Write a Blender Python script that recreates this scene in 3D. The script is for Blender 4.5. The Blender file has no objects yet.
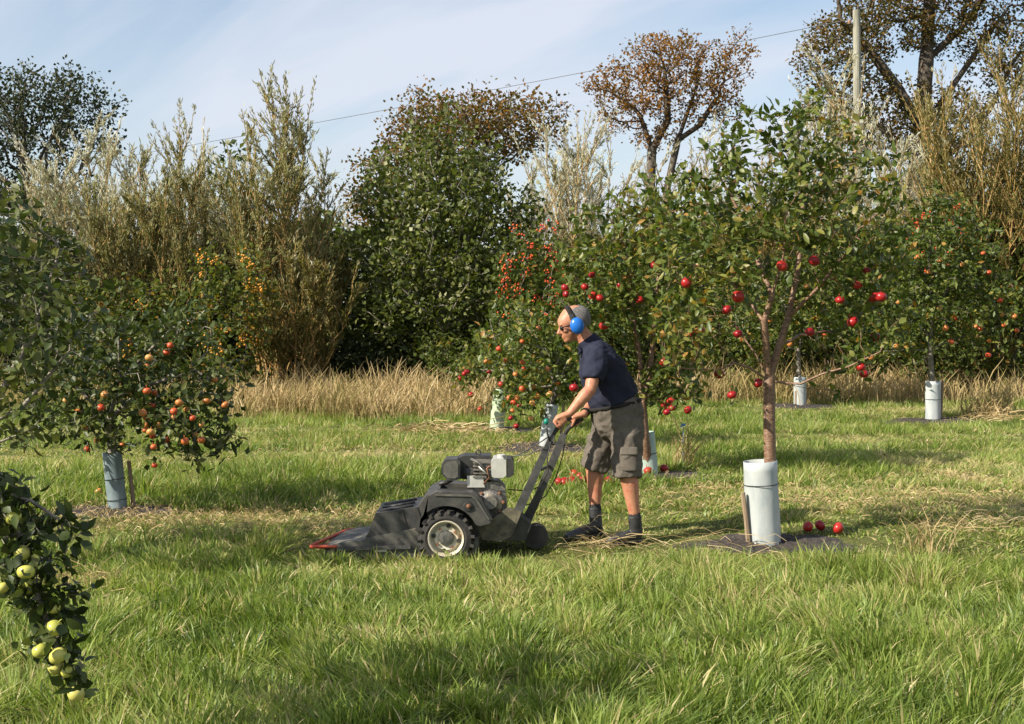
import bpy, bmesh, math, random
import numpy as np
from mathutils import Vector, Matrix

# ------------------------------------------------------------------ camera, world, sun
SC = bpy.context.scene
COL = SC.collection
F = 1400.0; W, H = 1024, 724; HORIZ = 303.0; CAMZ = 1.75
TH = math.atan((H / 2 - HORIZ) / F)
cam_d = bpy.data.cameras.new('camera'); cam = bpy.data.objects.new('camera', cam_d); COL.objects.link(cam)
cam_d.sensor_width = 36.0; cam_d.lens = 36.0 * F / W; cam_d.clip_end = 3000; cam_d.clip_start = 0.05
cam.location = (0, 0, CAMZ); cam.rotation_euler = (math.radians(90) - TH, 0, 0)
SC.camera = cam

SUN_EL = math.radians(36); SUN_AZ = math.radians(242)     # compass style, clockwise from +Y
S_DIR = Vector((math.sin(SUN_AZ) * math.cos(SUN_EL), math.cos(SUN_AZ) * math.cos(SUN_EL), math.sin(SUN_EL)))
wd = bpy.data.worlds.new('World'); SC.world = wd; wd.use_nodes = True
nt = wd.node_tree; nt.nodes.clear()
def N(t, kind, **kw):
    n = t.nodes.new(kind)
    for k, v in kw.items(): setattr(n, k, v)
    return n
out = N(nt, 'ShaderNodeOutputWorld'); bg = N(nt, 'ShaderNodeBackground')
sky = N(nt, 'ShaderNodeTexSky', sky_type='NISHITA', sun_disc=False, sun_elevation=SUN_EL, sun_rotation=SUN_AZ)
sky.air_density = 1.0; sky.dust_density = 0.8; sky.ozone_density = 1.0
tc = N(nt, 'ShaderNodeTexCoord'); sep = N(nt, 'ShaderNodeSeparateXYZ')
nt.links.new(tc.outputs['Generated'], sep.inputs[0])
zz = N(nt, 'ShaderNodeMath', operation='ADD'); zz.inputs[1].default_value = 0.16; nt.links.new(sep.outputs['Z'], zz.inputs[0])
dx = N(nt, 'ShaderNodeMath', operation='DIVIDE'); nt.links.new(sep.outputs['X'], dx.inputs[0]); nt.links.new(zz.outputs[0], dx.inputs[1])
dy = N(nt, 'ShaderNodeMath', operation='DIVIDE'); nt.links.new(sep.outputs['Y'], dy.inputs[0]); nt.links.new(zz.outputs[0], dy.inputs[1])
cmb = N(nt, 'ShaderNodeCombineXYZ'); nt.links.new(dx.outputs[0], cmb.inputs[0]); nt.links.new(dy.outputs[0], cmb.inputs[1])
mp = N(nt, 'ShaderNodeMapping', vector_type='TEXTURE'); mp.inputs['Rotation'].default_value = (0, 0, math.radians(128)); mp.inputs['Scale'].default_value = (3.2, 0.75, 1)
mp.inputs['Location'].default_value = (1.7, 0.4, 0)
nt.links.new(cmb.outputs[0], mp.inputs[0])
nz = N(nt, 'ShaderNodeTexNoise'); nz.inputs['Scale'].default_value = 1.5; nz.inputs['Detail'].default_value = 7; nz.inputs['Roughness'].default_value = 0.5
nz.inputs['Distortion'].default_value = 0.5
nt.links.new(mp.outputs[0], nz.inputs['Vector'])
rp = N(nt, 'ShaderNodeValToRGB'); rp.color_ramp.elements[0].position = 0.36; rp.color_ramp.elements[0].color = (0.16,) * 3 + (1,)
rp.color_ramp.elements[1].position = 0.62; rp.color_ramp.elements[1].color = (0.88,) * 3 + (1,)
nt.links.new(nz.outputs['Fac'], rp.inputs[0])
mx = N(nt, 'ShaderNodeMix', data_type='RGBA'); nt.links.new(rp.outputs[0], mx.inputs['Factor'])
nt.links.new(sky.outputs[0], mx.inputs[6]); mx.inputs[7].default_value = (5.1, 5.4, 6.1, 1)
nt.links.new(mx.outputs[2], bg.inputs[0]); bg.inputs[1].default_value = 0.08
nt.links.new(bg.outputs[0], out.inputs[0])
sl = bpy.data.lights.new('sun', 'SUN'); sl.energy = 4.6; sl.angle = math.radians(0.55); sl.color = (1.0, 0.93, 0.80)
so = bpy.data.objects.new('sun', sl); COL.objects.link(so); so.location = (-20, -20, 30)
so.rotation_euler = (-S_DIR).to_track_quat('-Z', 'Y').to_euler()
SC.view_settings.view_transform = 'Standard'; SC.view_settings.look = 'None'; SC.view_settings.exposure = 0.92; SC.view_settings.gamma = 1.0
SC.view_settings.use_curve_mapping = False
SC.render.engine = 'CYCLES'
SC.cycles.max_bounces = 6; SC.cycles.transparent_max_bounces = 4; SC.cycles.diffuse_bounces = 3; SC.cycles.transmission_bounces = 3
SC.cycles.use_denoising = True; SC.cycles.caustics_reflective = False; SC.cycles.caustics_refractive = False

# ------------------------------------------------------------------ pixel helpers, ground height
def sstep(a, b, x):
    t = np.clip((np.asarray(x, float) - a) / (b - a), 0, 1); return t * t * (3 - 2 * t)
def gz(x, y):
    x = np.asarray(x, float); y = np.asarray(y, float)
    return -0.02 + 0.10 * sstep(9.3, 10.3, y) + 0.018 * np.sin(1.3 * x + 0.7 * y) * np.cos(0.9 * y - 0.4 * x) * sstep(40, 20, y)
def P(px, py, Y):
    u = (px - W / 2) / F; v = -(py - H / 2) / F
    d = np.array([u, math.cos(TH) + v * math.sin(TH), -math.sin(TH) + v * math.cos(TH)])
    return np.array([0, 0, CAMZ]) + d * (Y / d[1])
def G(px, py):
    Y = 10.0
    for _ in range(30):
        p = P(px, py, Y)
        u = -(p[2] - CAMZ) / Y
        Y = 0.5 * Y + 0.5 * (CAMZ - float(gz(p[0], Y))) / max(u, 1e-3)
    p = P(px, py, Y); p[2] = float(gz(p[0], p[1])); return p
def onground(px, Y):
    x = (px - W / 2) / F * Y; return np.array([x, Y, float(gz(x, Y))])
def V3(a): return np.array(a, float)
def nrm(a):
    a = np.asarray(a, float); return a / np.maximum(np.linalg.norm(a, axis=-1, keepdims=True), 1e-9)

# ------------------------------------------------------------------ materials
def new_mat(name):
    m = bpy.data.materials.new(name); m.use_nodes = True; t = m.node_tree
    return m, t, t.nodes['Principled BSDF'], t.nodes['Material Output']
def ramp(t, cols, src=None):
    r = N(t, 'ShaderNodeValToRGB'); el = r.color_ramp.elements
    while len(el) < len(cols): el.new(0.5)
    for i, c in enumerate(cols):
        p, c = c if isinstance(c[1], (tuple, list)) else (i / max(1, len(cols) - 1), c)
        el[i].position = p; el[i].color = tuple(c) + (1,)
    if src is not None: t.links.new(src, r.inputs[0])
    return r
def leaf_mat(name, cols, rough=0.45, trans=0.35, spec=0.35, tcol=1.25):
    m, t, b, o = new_mat(name)
    a = N(t, 'ShaderNodeAttribute', attribute_name='tint')
    r = ramp(t, cols, a.outputs['Fac'])
    t.links.new(r.outputs[0], b.inputs['Base Color']); b.inputs['Roughness'].default_value = rough
    b.inputs['Specular IOR Level'].default_value = spec
    tr = N(t, 'ShaderNodeBsdfTranslucent'); hs = N(t, 'ShaderNodeHueSaturation'); hs.inputs['Value'].default_value = tcol; hs.inputs['Saturation'].default_value = 1.15
    t.links.new(r.outputs[0], hs.inputs['Color']); t.links.new(hs.outputs[0], tr.inputs[0])
    ms = N(t, 'ShaderNodeMixShader'); ms.inputs[0].default_value = trans
    t.links.new(b.outputs[0], ms.inputs[1]); t.links.new(tr.outputs[0], ms.inputs[2]); t.links.new(ms.outputs[0], o.inputs[0])
    return m
def mat(name, c1, c2=None, scale=20, rough=0.6, metal=0.0, bump=0.0, bscale=None, spec=0.5, stretch=None, lo=0.35, hi=0.65, detail=5, c3=None):
    m, t, b, o = new_mat(name)
    b.inputs['Roughness'].default_value = rough; b.inputs['Metallic'].default_value = metal; b.inputs['Specular IOR Level'].default_value = spec
    co = N(t, 'ShaderNodeTexCoord'); vec = co.outputs['Object']
    if stretch:
        mpp = N(t, 'ShaderNodeMapping'); mpp.inputs['Scale'].default_value = stretch; t.links.new(vec, mpp.inputs[0]); vec = mpp.outputs[0]
    n = N(t, 'ShaderNodeTexNoise'); n.inputs['Scale'].default_value = scale; n.inputs['Detail'].default_value = detail; n.inputs['Roughness'].default_value = 0.6
    t.links.new(vec, n.inputs['Vector'])
    cols = [(lo, c1), (hi, c2 or c1)]
    if c3: cols = [(lo, c1), ((lo + hi) / 2, c2), (hi, c3)]
    r = ramp(t, cols, n.outputs['Fac']); t.links.new(r.outputs[0], b.inputs['Base Color'])
    if bump:
        n2 = N(t, 'ShaderNodeTexNoise'); n2.inputs['Scale'].default_value = bscale or scale * 3; n2.inputs['Detail'].default_value = 4
        t.links.new(vec, n2.inputs['Vector'])
        bm_ = N(t, 'ShaderNodeBump'); bm_.inputs['Strength'].default_value = bump; bm_.inputs['Distance'].default_value = 0.01
        t.links.new(n2.outputs['Fac'], bm_.inputs['Height']); t.links.new(bm_.outputs[0], b.inputs['Normal'])
    return m
def apple_mat(name, cols):
    m, t, b, o = new_mat(name)
    oi = N(t, 'ShaderNodeObjectInfo'); co = N(t, 'ShaderNodeTexCoord')
    n = N(t, 'ShaderNodeTexNoise'); n.noise_dimensions = '4D'; n.inputs['Scale'].default_value = 14; n.inputs['Detail'].default_value = 3
    t.links.new(co.outputs['Object'], n.inputs['Vector'])
    ml = N(t, 'ShaderNodeMath', operation='MULTIPLY'); ml.inputs[1].default_value = 37; t.links.new(oi.outputs['Random'], ml.inputs[0]); t.links.new(ml.outputs[0], n.inputs['W'])
    ad = N(t, 'ShaderNodeMath', operation='MULTIPLY_ADD'); ad.inputs[1].default_value = 0.55; t.links.new(oi.outputs['Random'], ad.inputs[0])
    sb = N(t, 'ShaderNodeMath', operation='MULTIPLY_ADD'); sb.inputs[1].default_value = 1.1; sb.inputs[2].default_value = -0.3; t.links.new(n.outputs['Fac'], sb.inputs[0])
    t.links.new(sb.outputs[0], ad.inputs[2])
    r = ramp(t, cols, ad.outputs[0]); t.links.new(r.outputs[0], b.inputs['Base Color'])
    b.inputs['Roughness'].default_value = 0.32; b.inputs['Specular IOR Level'].default_value = 0.4
    return m

# ------------------------------------------------------------------ object helpers
def tag(o, label, cat, group=None, kind=None):
    if label: o['label'] = label
    if cat: o['category'] = cat
    if group: o['group'] = group
    if kind: o['kind'] = kind
    return o
def empty(name, loc):
    o = bpy.data.objects.new(name, None); COL.objects.link(o); o.location = tuple(float(v) for v in loc); o.empty_display_size = 0.1
    return o
def link(name, me, m, parent=None):
    if m is not None and not me.materials: me.materials.append(m)
    o = bpy.data.objects.new(name, me); COL.objects.link(o)
    if parent is not None: o.parent = parent
    return o
def origin_of(parent):
    p = np.zeros(3)
    while parent is not None:
        p = p + np.array(parent.location); parent = parent.parent
    return p
def np_mesh(name, verts, faces, m, parent=None, tint=None, smooth=False):
    """verts (n,3) world coords, faces: list of int arrays (k,3)/(k,4)"""
    verts = np.asarray(verts, np.float32).reshape(-1, 3) - origin_of(parent).astype(np.float32)
    faces = [np.asarray(f, np.int32) for f in faces if len(f)]
    me = bpy.data.meshes.new(name)
    me.vertices.add(len(verts)); me.vertices.foreach_set('co', verts.ravel())
    loops = np.concatenate([f.ravel() for f in faces]); tot = np.concatenate([np.full(len(f), f.shape[1], np.int32) for f in faces])
    me.loops.add(len(loops)); me.loops.foreach_set('vertex_index', loops)
    me.polygons.add(len(tot)); st = np.zeros(len(tot), np.int32); st[1:] = np.cumsum(tot)[:-1]
    me.polygons.foreach_set('loop_start', st)
    if smooth: me.polygons.foreach_set('use_smooth', np.ones(len(tot), bool))
    if tint is not None:
        a = me.attributes.new('tint', 'FLOAT', 'POINT'); a.data.foreach_set('value', np.asarray(tint, np.float32))
    me.update(calc_edges=True)
    return link(name, me, m, parent)
def bm_obj(name, bm, m, parent=None, smooth=False, bevel=0.0):
    if bevel:
        ed = [e for e in bm.edges if len(e.link_faces) == 2 and e.calc_face_angle(0) > 0.5]
        bmesh.ops.bevel(bm, geom=ed, offset=bevel, segments=2, profile=0.6, affect='EDGES', clamp_overlap=True)
    bmesh.ops.recalc_face_normals(bm, faces=bm.faces)
    off = origin_of(parent)
    bmesh.ops.translate(bm, verts=bm.verts, vec=Vector(-off))
    me = bpy.data.meshes.new(name); bm.to_mesh(me); bm.free()
    if smooth: me.polygons.foreach_set('use_smooth', np.ones(len(me.polygons), bool))
    me.update()
    return link(name, me, m, parent)
def bm_prism(bm, pts, y0, y1):
    """pts: (x,z) world pairs, extruded along y"""
    a = [bm.verts.new((p[0], y0, p[1])) for p in pts]; b = [bm.verts.new((p[0], y1, p[1])) for p in pts]
    bm.faces.new(a); bm.faces.new(b[::-1]); n = len(pts)
    for i in range(n): bm.faces.new((a[i], b[i], b[(i + 1) % n], a[(i + 1) % n]))
    return bm
def bm_tube(bm, path, r, n=8, cap=True):
    path = [np.array(p, float) for p in path]; k = len(path)
    rr = r if hasattr(r, '__len__') else [r] * k
    rings = []; up = np.array([0.13, 0.31, 0.94])
    for i in range(k):
        d = nrm(path[min(i + 1, k - 1)] - path[max(i - 1, 0)])
        s = np.cross(d, up)
        if np.linalg.norm(s) < 0.05: s = np.cross(d, [1, 0, 0])
        s = nrm(s); q = np.cross(s, d)
        rings.append([bm.verts.new(path[i] + rr[i] * (math.cos(2 * math.pi * j / n) * s + math.sin(2 * math.pi * j / n) * q)) for j in range(n)])
    for i in range(k - 1):
        for j in range(n): bm.faces.new((rings[i][j], rings[i][(j + 1) % n], rings[i + 1][(j + 1) % n], rings[i + 1][j]))
    if cap: bm.faces.new(rings[0][::-1]); bm.faces.new(rings[-1])
    return bm
def bm_loft(bm, pts, rads, n=16, yaxis=(0, 1, 0)):
    """elliptic rings; rads = (in-plane, along yaxis); domed ends"""
    pts = [np.array(p, float) for p in pts]; k = len(pts); ya = np.array(yaxis, float); rings = []
    for i in range(k):
        d = nrm(pts[min(i + 1, k - 1)] - pts[max(i - 1, 0)]); s = nrm(np.cross(ya, d)); q = nrm(np.cross(d, s))
        rings.append([bm.verts.new(pts[i] + rads[i][0] * math.cos(2 * math.pi * j / n) * s + rads[i][1] * math.sin(2 * math.pi * j / n) * q) for j in range(n)])
    for i in range(k - 1):
        for j in range(n): bm.faces.new((rings[i][j], rings[i][(j + 1) % n], rings[i + 1][(j + 1) % n], rings[i + 1][j]))
    bm.faces.new(rings[0][::-1]); bm.faces.new(rings[-1])
    return bm
def bm_ell(bm, c, r, rot=None, seg=14):
    mt = Matrix.Translation(Vector(c)) @ (rot.to_4x4() if rot is not None else Matrix.Identity(4)) @ Matrix.Diagonal((r[0], r[1], r[2], 1))
    bmesh.ops.create_uvsphere(bm, u_segments=seg, v_segments=max(6, seg // 2), radius=1, matrix=mt)
    return bm
def bm_lathe(bm, c, prof, axis='y', n=24, closed=False):
    """prof: list of (offset along axis, radius); closed by caps"""
    c = np.array(c, float); rings = []
    for a, r in prof:
        ring = []
        for j in range(n):
            t = 2 * math.pi * j / n; k, s = r * math.cos(t), r * math.sin(t)
            p = {'y': (k, a, s), 'x': (a, k, s), 'z': (k, s, a)}[axis]
            ring.append(bm.verts.new(c + np.array(p)))
        rings.append(ring)
    for i in range(len(rings) - 1):
        for j in range(n): bm.faces.new((rings[i][j], rings[i][(j + 1) % n], rings[i + 1][(j + 1) % n], rings[i + 1][j]))
    if closed:
        for j in range(n): bm.faces.new((rings[-1][j], rings[-1][(j + 1) % n], rings[0][(j + 1) % n], rings[0][j]))
    else: bm.faces.new(rings[0][::-1]); bm.faces.new(rings[-1])
    return bm
def remeshed(name, bm, m, parent, voxel=0.008, smooth=4, noise=0.0, nscale=12, seed=0):
    """join overlapping closed shapes into one continuous skin"""
    bmesh.ops.recalc_face_normals(bm, faces=bm.faces)
    off = origin_of(parent); bmesh.ops.translate(bm, verts=bm.verts, vec=Vector(-off))
    me = bpy.data.meshes.new('tmp'); bm.to_mesh(me); bm.free()
    o = bpy.data.objects.new('tmp', me); COL.objects.link(o)
    r = o.modifiers.new('r', 'REMESH'); r.mode = 'VOXEL'; r.voxel_size = voxel; r.use_smooth_shade = True
    s = o.modifiers.new('s', 'SMOOTH'); s.iterations = smooth; s.factor = 0.5
    if noise:
        tx = bpy.data.textures.new('t', 'CLOUDS'); tx.noise_scale = 1.0 / nscale; tx.noise_depth = 2
        d = o.modifiers.new('d', 'DISPLACE'); d.texture = tx; d.strength = noise; d.mid_level = 0.5; d.texture_coords = 'LOCAL'
    dg = bpy.context.evaluated_depsgraph_get(); dg.update()
    m2 = bpy.data.meshes.new_from_object(o.evaluated_get(dg)); m2.name = name
    bpy.data.objects.remove(o); bpy.data.meshes.remove(me)
    m2.polygons.foreach_set('use_smooth', np.ones(len(m2.polygons), bool))
    m2.materials.clear()
    return link(name, m2, m, parent)

# ------------------------------------------------------------------ material palette
M = {}
M['grass'] = leaf_mat('grass_blades', [(0.0, (0.080, 0.125, 0.022)), (0.35, (0.190, 0.260, 0.050)), (0.62, (0.300, 0.360, 0.090)), (0.80, (0.42, 0.39, 0.15)), (1.0, (0.60, 0.47, 0.27))], rough=0.42, trans=0.40, spec=0.3)
M['dry'] = leaf_mat('dry_stalks', [(0.0, (0.20, 0.20, 0.06)), (0.35, (0.36, 0.27, 0.12)), (0.7, (0.50, 0.37, 0.19)), (1.0, (0.62, 0.50, 0.30))], rough=0.65, trans=0.25, spec=0.15, tcol=1.0)
M['apple_leaf'] = leaf_mat('apple_leaves', [(0.0, (0.044, 0.068, 0.014)), (0.40, (0.092, 0.128, 0.026)), (0.75, (0.170, 0.190, 0.042)), (0.94, (0.28, 0.25, 0.06)), (1.0, (0.36, 0.20, 0.05))], rough=0.42, trans=0.36, spec=0.35)
M['dark_leaf'] = leaf_mat('dark_apple_leaves', [(0.0, (0.026, 0.042, 0.011)), (0.6, (0.058, 0.082, 0.020)), (1.0, (0.13, 0.14, 0.04))], rough=0.45, trans=0.28, spec=0.3)
M['alder_leaf'] = leaf_mat('alder_leaves', [(0.0, (0.044, 0.066, 0.014)), (0.5, (0.100, 0.125, 0.026)), (0.85, (0.165, 0.175, 0.045)), (1.0, (0.36, 0.36, 0.20))], rough=0.5, trans=0.36, spec=0.25)
M['copper_leaf'] = leaf_mat('copper_leaves', [(0.0, (0.13, 0.090, 0.020)), (0.4, (0.23, 0.120, 0.030)), (0.75, (0.33, 0.155, 0.045)), (1.0, (0.42, 0.23, 0.08))], rough=0.5, trans=0.42, spec=0.25)
M['rust_leaf'] = leaf_mat('rusty_green_leaves', [(0.0, (0.055, 0.062, 0.016)), (0.5, (0.115, 0.092, 0.022)), (0.85, (0.20, 0.105, 0.028)), (1.0, (0.28, 0.14, 0.04))], rough=0.5, trans=0.38, spec=0.25)
M['oak_leaf'] = leaf_mat('oak_leaves', [(0.0, (0.022, 0.036, 0.014)), (0.6, (0.046, 0.058, 0.022)), (1.0, (0.085, 0.085, 0.035))], rough=0.5, trans=0.25, spec=0.25)
M['willow_leaf'] = leaf_mat('willow_leaves', [(0.0, (0.13, 0.135, 0.04)), (0.4, (0.24, 0.23, 0.085)), (0.75, (0.38, 0.37, 0.19)), (1.0, (0.62, 0.61, 0.46))], rough=0.5, trans=0.42, spec=0.3, tcol=1.1)
M['pale_leaf'] = leaf_mat('silver_willow_leaves', [(0.0, (0.26, 0.245, 0.11)), (0.4, (0.46, 0.44, 0.27)), (0.75, (0.62, 0.61, 0.46)), (1.0, (0.78, 0.77, 0.66))], rough=0.5, trans=0.42, spec=0.3, tcol=1.0)
M['amber_leaf'] = leaf_mat('amber_willow_leaves', [(0.0, (0.110, 0.112, 0.030)), (0.45, (0.20, 0.180, 0.055)), (0.8, (0.31, 0.26, 0.095)), (1.0, (0.52, 0.50, 0.34))], rough=0.5, trans=0.42, spec=0.3, tcol=1.1)
M['shrub_leaf'] = leaf_mat('shrub_leaves', [(0.0, (0.045, 0.066, 0.014)), (0.5, (0.095, 0.125, 0.026)), (0.85, (0.17, 0.175, 0.04)), (1.0, (0.30, 0.18, 0.04))], rough=0.5, trans=0.38, spec=0.25)
M['bark'] = mat('apple_bark', (0.10, 0.048, 0.026), (0.21, 0.115, 0.065), 30, 0.5, bump=0.5, bscale=40, stretch=(1, 1, 4), c3=(0.27, 0.18, 0.12))
M['grey_bark'] = mat('grey_bark', (0.10, 0.085, 0.065), (0.22, 0.19, 0.15), 14, 0.8, bump=0.6, bscale=30, c3=(0.30, 0.27, 0.22))
M['dark_bark'] = mat('dark_bark', (0.045, 0.036, 0.028), (0.13, 0.105, 0.08), 8, 0.85, bump=0.6, bscale=20)
M['amber_twig'] = mat('amber_twigs', (0.30, 0.17, 0.055), (0.44, 0.28, 0.10), 5, 0.6)
M['soil'] = mat('bare_soil', (0.020, 0.016, 0.015), (0.055, 0.043, 0.038), 22, 0.95, bump=1.0, bscale=60, c3=(0.14, 0.10, 0.075), lo=0.38, hi=0.75)
M['guard_pale'] = mat('pale_guard_plastic', (0.32, 0.355, 0.36), (0.40, 0.425, 0.42), 9, 0.42, bump=0.06, bscale=60, stretch=(1, 1, 0.4), c3=(0.45, 0.465, 0.45))
M['guard_green'] = mat('green_guard_plastic', (0.28, 0.38, 0.33), (0.40, 0.48, 0.40), 9, 0.5, stretch=(1, 1, 0.4))
M['guard_lime'] = mat('lime_guard_plastic', (0.36, 0.46, 0.28), (0.48, 0.54, 0.38), 9, 0.5, stretch=(1, 1, 0.4))
M['guard_blue'] = mat('blue_guard_plastic', (0.13, 0.175, 0.185), (0.20, 0.25, 0.26), 9, 0.5, stretch=(1, 1, 0.4), c3=(0.36, 0.39, 0.39), hi=0.75)
M['stake'] = mat('weathered_stake', (0.20, 0.14, 0.09), (0.34, 0.25, 0.16), 25, 0.85, bump=0.4, stretch=(1, 1, 0.15))
M['tie'] = mat('black_tie', (0.02, 0.02, 0.02), None, 10, 0.6)
M['red_apple'] = apple_mat('red_apples', [(0.0, (0.13, 0.006, 0.010)), (0.5, (0.30, 0.010, 0.014)), (0.85, (0.42, 0.030, 0.018)), (1.0, (0.48, 0.12, 0.04))])
M['orange_apple'] = apple_mat('orange_apples', [(0.0, (0.40, 0.022, 0.016)), (0.35, (0.50, 0.07, 0.025)), (0.65, (0.54, 0.19, 0.05)), (1.0, (0.54, 0.40, 0.13))])
M['green_apple'] = apple_mat('yellow_green_apples', [(0.0, (0.36, 0.40, 0.07)), (0.5, (0.50, 0.48, 0.10)), (1.0, (0.58, 0.52, 0.16))])
M['red_berry'] = mat('red_berries', (0.62, 0.05, 0.02), (0.70, 0.14, 0.03), 9, 0.35)
M['orange_berry'] = mat('orange_berries', (0.66, 0.25, 0.03), (0.70, 0.38, 0.06), 9, 0.4)

# ------------------------------------------------------------------ ground
def ground_mat():
    m, t, b, o = new_mat('ground_turf')
    co = N(t, 'ShaderNodeTexCoord')
    n1 = N(t, 'ShaderNodeTexNoise'); n1.inputs['Scale'].default_value = 0.9; n1.inputs['Detail'].default_value = 8; n1.inputs['Roughness'].default_value = 0.7
    n2 = N(t, 'ShaderNodeTexNoise'); n2.inputs['Scale'].default_value = 28; n2.inputs['Detail'].default_value = 6; n2.inputs['Roughness'].default_value = 0.75
    for n in (n1, n2): t.links.new(co.outputs['Object'], n.inputs['Vector'])
    r1 = ramp(t, [(0.3, (0.055, 0.070, 0.020)), (0.5, (0.10, 0.115, 0.034)), (0.7, (0.20, 0.165, 0.075))], n1.outputs['Fac'])
    r2 = ramp(t, [(0.3, (0.030, 0.028, 0.014)), (0.5, (0.095, 0.115, 0.030)), (0.72, (0.26, 0.22, 0.10))], n2.outputs['Fac'])
    mx = N(t, 'ShaderNodeMix', data_type='RGBA'); mx.inputs['Factor'].default_value = 0.55
    t.links.new(r1.outputs[0], mx.inputs[6]); t.links.new(r2.outputs[0], mx.inputs[7]); t.links.new(mx.outputs[2], b.inputs['Base Color'])
    b.inputs['Roughness'].default_value = 0.95; b.inputs['Specular IOR Level'].default_value = 0.1
    bp = N(t, 'ShaderNodeBump'); bp.inputs['Strength'].default_value = 0.8; bp.inputs['Distance'].default_value = 0.03
    t.links.new(n2.outputs['Fac'], bp.inputs['Height']); t.links.new(bp.outputs[0], b.inputs['Normal'])
    return m
M['ground'] = ground_mat()
gx = np.concatenate([[-900, -400, -150, -60, -30, -20], np.arange(-14, 14.01, 0.28), [20, 30, 60, 150, 400, 900]])
gy = np.concatenate([[-300, -60, -15, -4], np.arange(0, 34.01, 0.25), [38, 45, 60, 100, 200, 500, 1500]])
XX, YY = np.meshgrid(gx, gy); ZZ = gz(XX, YY)
nx, ny = len(gx), len(gy); idx = np.arange(nx * ny).reshape(ny, nx)
gf = np.stack([idx[:-1, :-1], idx[:-1, 1:], idx[1:, 1:], idx[1:, :-1]], -1).reshape(-1, 4)
ground = np_mesh('ground', np.stack([XX, YY, ZZ], -1), [gf], M['ground'], smooth=True); ground['kind'] = 'structure'

# value noise used for grass height and tints
_rs = np.random.RandomState(5); _tab = _rs.rand(64, 64)
def vnoise(x, y):
    xi = np.floor(x).astype(int); yi = np.floor(y).astype(int); fx = x - xi; fy = y - yi
    fx = fx * fx * (3 - 2 * fx); fy = fy * fy * (3 - 2 * fy)
    g = lambda a, b: _tab[a % 64, b % 64]
    return (g(xi, yi) * (1 - fx) + g(xi + 1, yi) * fx) * (1 - fy) + (g(xi, yi + 1) * (1 - fx) + g(xi + 1, yi + 1) * fx) * fy

# bare patches round the trees: (x, y, rx, ry)
PATCH = []
def patch(px, py, rx, ry):
    g = G(px, py); PATCH.append((g[0], g[1], rx, ry)); return g
def soil_patch(c, rx, ry, seed):
    r = np.random.RandomState(seed); n, rings = 40, 7; vs = [[c[0], c[1], gz(c[0], c[1]) + 0.012]]
    ph = r.rand(6) * 6.28
    for k in range(1, rings + 1):
        q = k / rings
        for j in range(n):
            a = 2 * math.pi * j / n; w = 1 + 0.14 * math.sin(3 * a + ph[0]) + 0.09 * math.sin(5 * a + ph[1]) + 0.05 * math.sin(11 * a + ph[2])
            x = c[0] + rx * q * w * math.cos(a); y = c[1] + ry * q * w * math.sin(a)
            z = gz(x, y) + 0.035 * (1 - q ** 2) * r.rand() + (0.004 if k < rings else -0.01)
            vs.append([x, y, z])
    t3 = [[0, 1 + j, 1 + (j + 1) % n] for j in range(n)]; q4 = []
    for k in range(rings - 1):
        a = 1 + k * n
        for j in range(n): q4.append([a + j, a + n + j, a + n + (j + 1) % n, a + (j + 1) % n])
    o = np_mesh('soil_patch', np.array(vs, float), [np.array(t3), np.array(q4)], M['soil'], smooth=True); o['kind'] = 'structure'

G_T1 = patch(764, 543, 0.62, 0.30); G_T2 = patch(640, 476, 0.75, 0.45); G_T3 = patch(545, 447, 0.55, 0.5); G_T4 = patch(496, 430, 0.6, 0.5)
G_T5 = patch(933, 421, 0.75, 0.45); G_T6 = patch(800, 406, 0.7, 0.5); G_L3 = patch(118, 511, 0.52, 0.28)
PATCH[:] = [(x, y - .12 * ry, rx * 1.08, ry * 1.25) for x, y, rx, ry in PATCH]
PATCH[0] = (G_T1[0] + 0.06, G_T1[1] - 0.03, 0.66, 0.26)
for i, (x, y, rx, ry) in enumerate(PATCH): soil_patch((x, y), rx, ry, i)

# ------------------------------------------------------------------ trees: space colonisation
def colonize(init, par, A, step, di, dk, rng, iters=70, trop=(0, 0, 0.12), wob=0.18):
    cap = 20000; nodes = np.zeros((cap, 3)); nodes[:len(init)] = init; parent = list(par); n = len(init); kids = np.zeros(cap, int)
    D = np.linalg.norm(A[:, None] - nodes[None, :n], axis=2); ni = D.argmin(1); nd = D.min(1); alive = nd > dk * 0.6
    trop = np.array(trop)
    for _ in range(iters):
        act = np.where(alive & (nd < di))[0]
        if not len(act) or n > cap - 2000: break
        u, inv = np.unique(ni[act], return_inverse=True); acc = np.zeros((len(u), 3))
        np.add.at(acc, inv, nrm(A[act] - nodes[ni[act]]))
        d = nrm(nrm(acc) + trop + rng.normal(0, wob, acc.shape))
        new = nodes[u] + d * step; k = len(new)
        nodes[n:n + k] = new; parent += list(u); kids[u] += 1
        al = np.where(alive)[0]; D = np.linalg.norm(A[al][:, None] - new[None], axis=2); j = D.argmin(1); dm = D[np.arange(len(al)), j]
        up = dm < nd[al]; nd[al[up]] = dm[up]; ni[al[up]] = n + j[up]
        n += k; alive &= nd > dk; alive &= kids[ni] < 4
    return nodes[:n].copy(), np.array(parent)
def radii(parent, n0, r_tip, r_trunk):
    n = len(parent); tips = np.zeros(n); kids = np.bincount(parent[parent >= 0], minlength=n)
    tips[kids == 0] = 1
    for i in range(n - 1, 0, -1):
        if parent[i] >= 0: tips[parent[i]] += tips[i]
    e = math.log(max(2, tips[0])) / math.log(r_trunk / r_tip)
    return r_tip * tips ** (1 / e), tips
def order_nodes(nodes, parent):
    """parents always come before children already (append order)"""
    return nodes, parent
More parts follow.
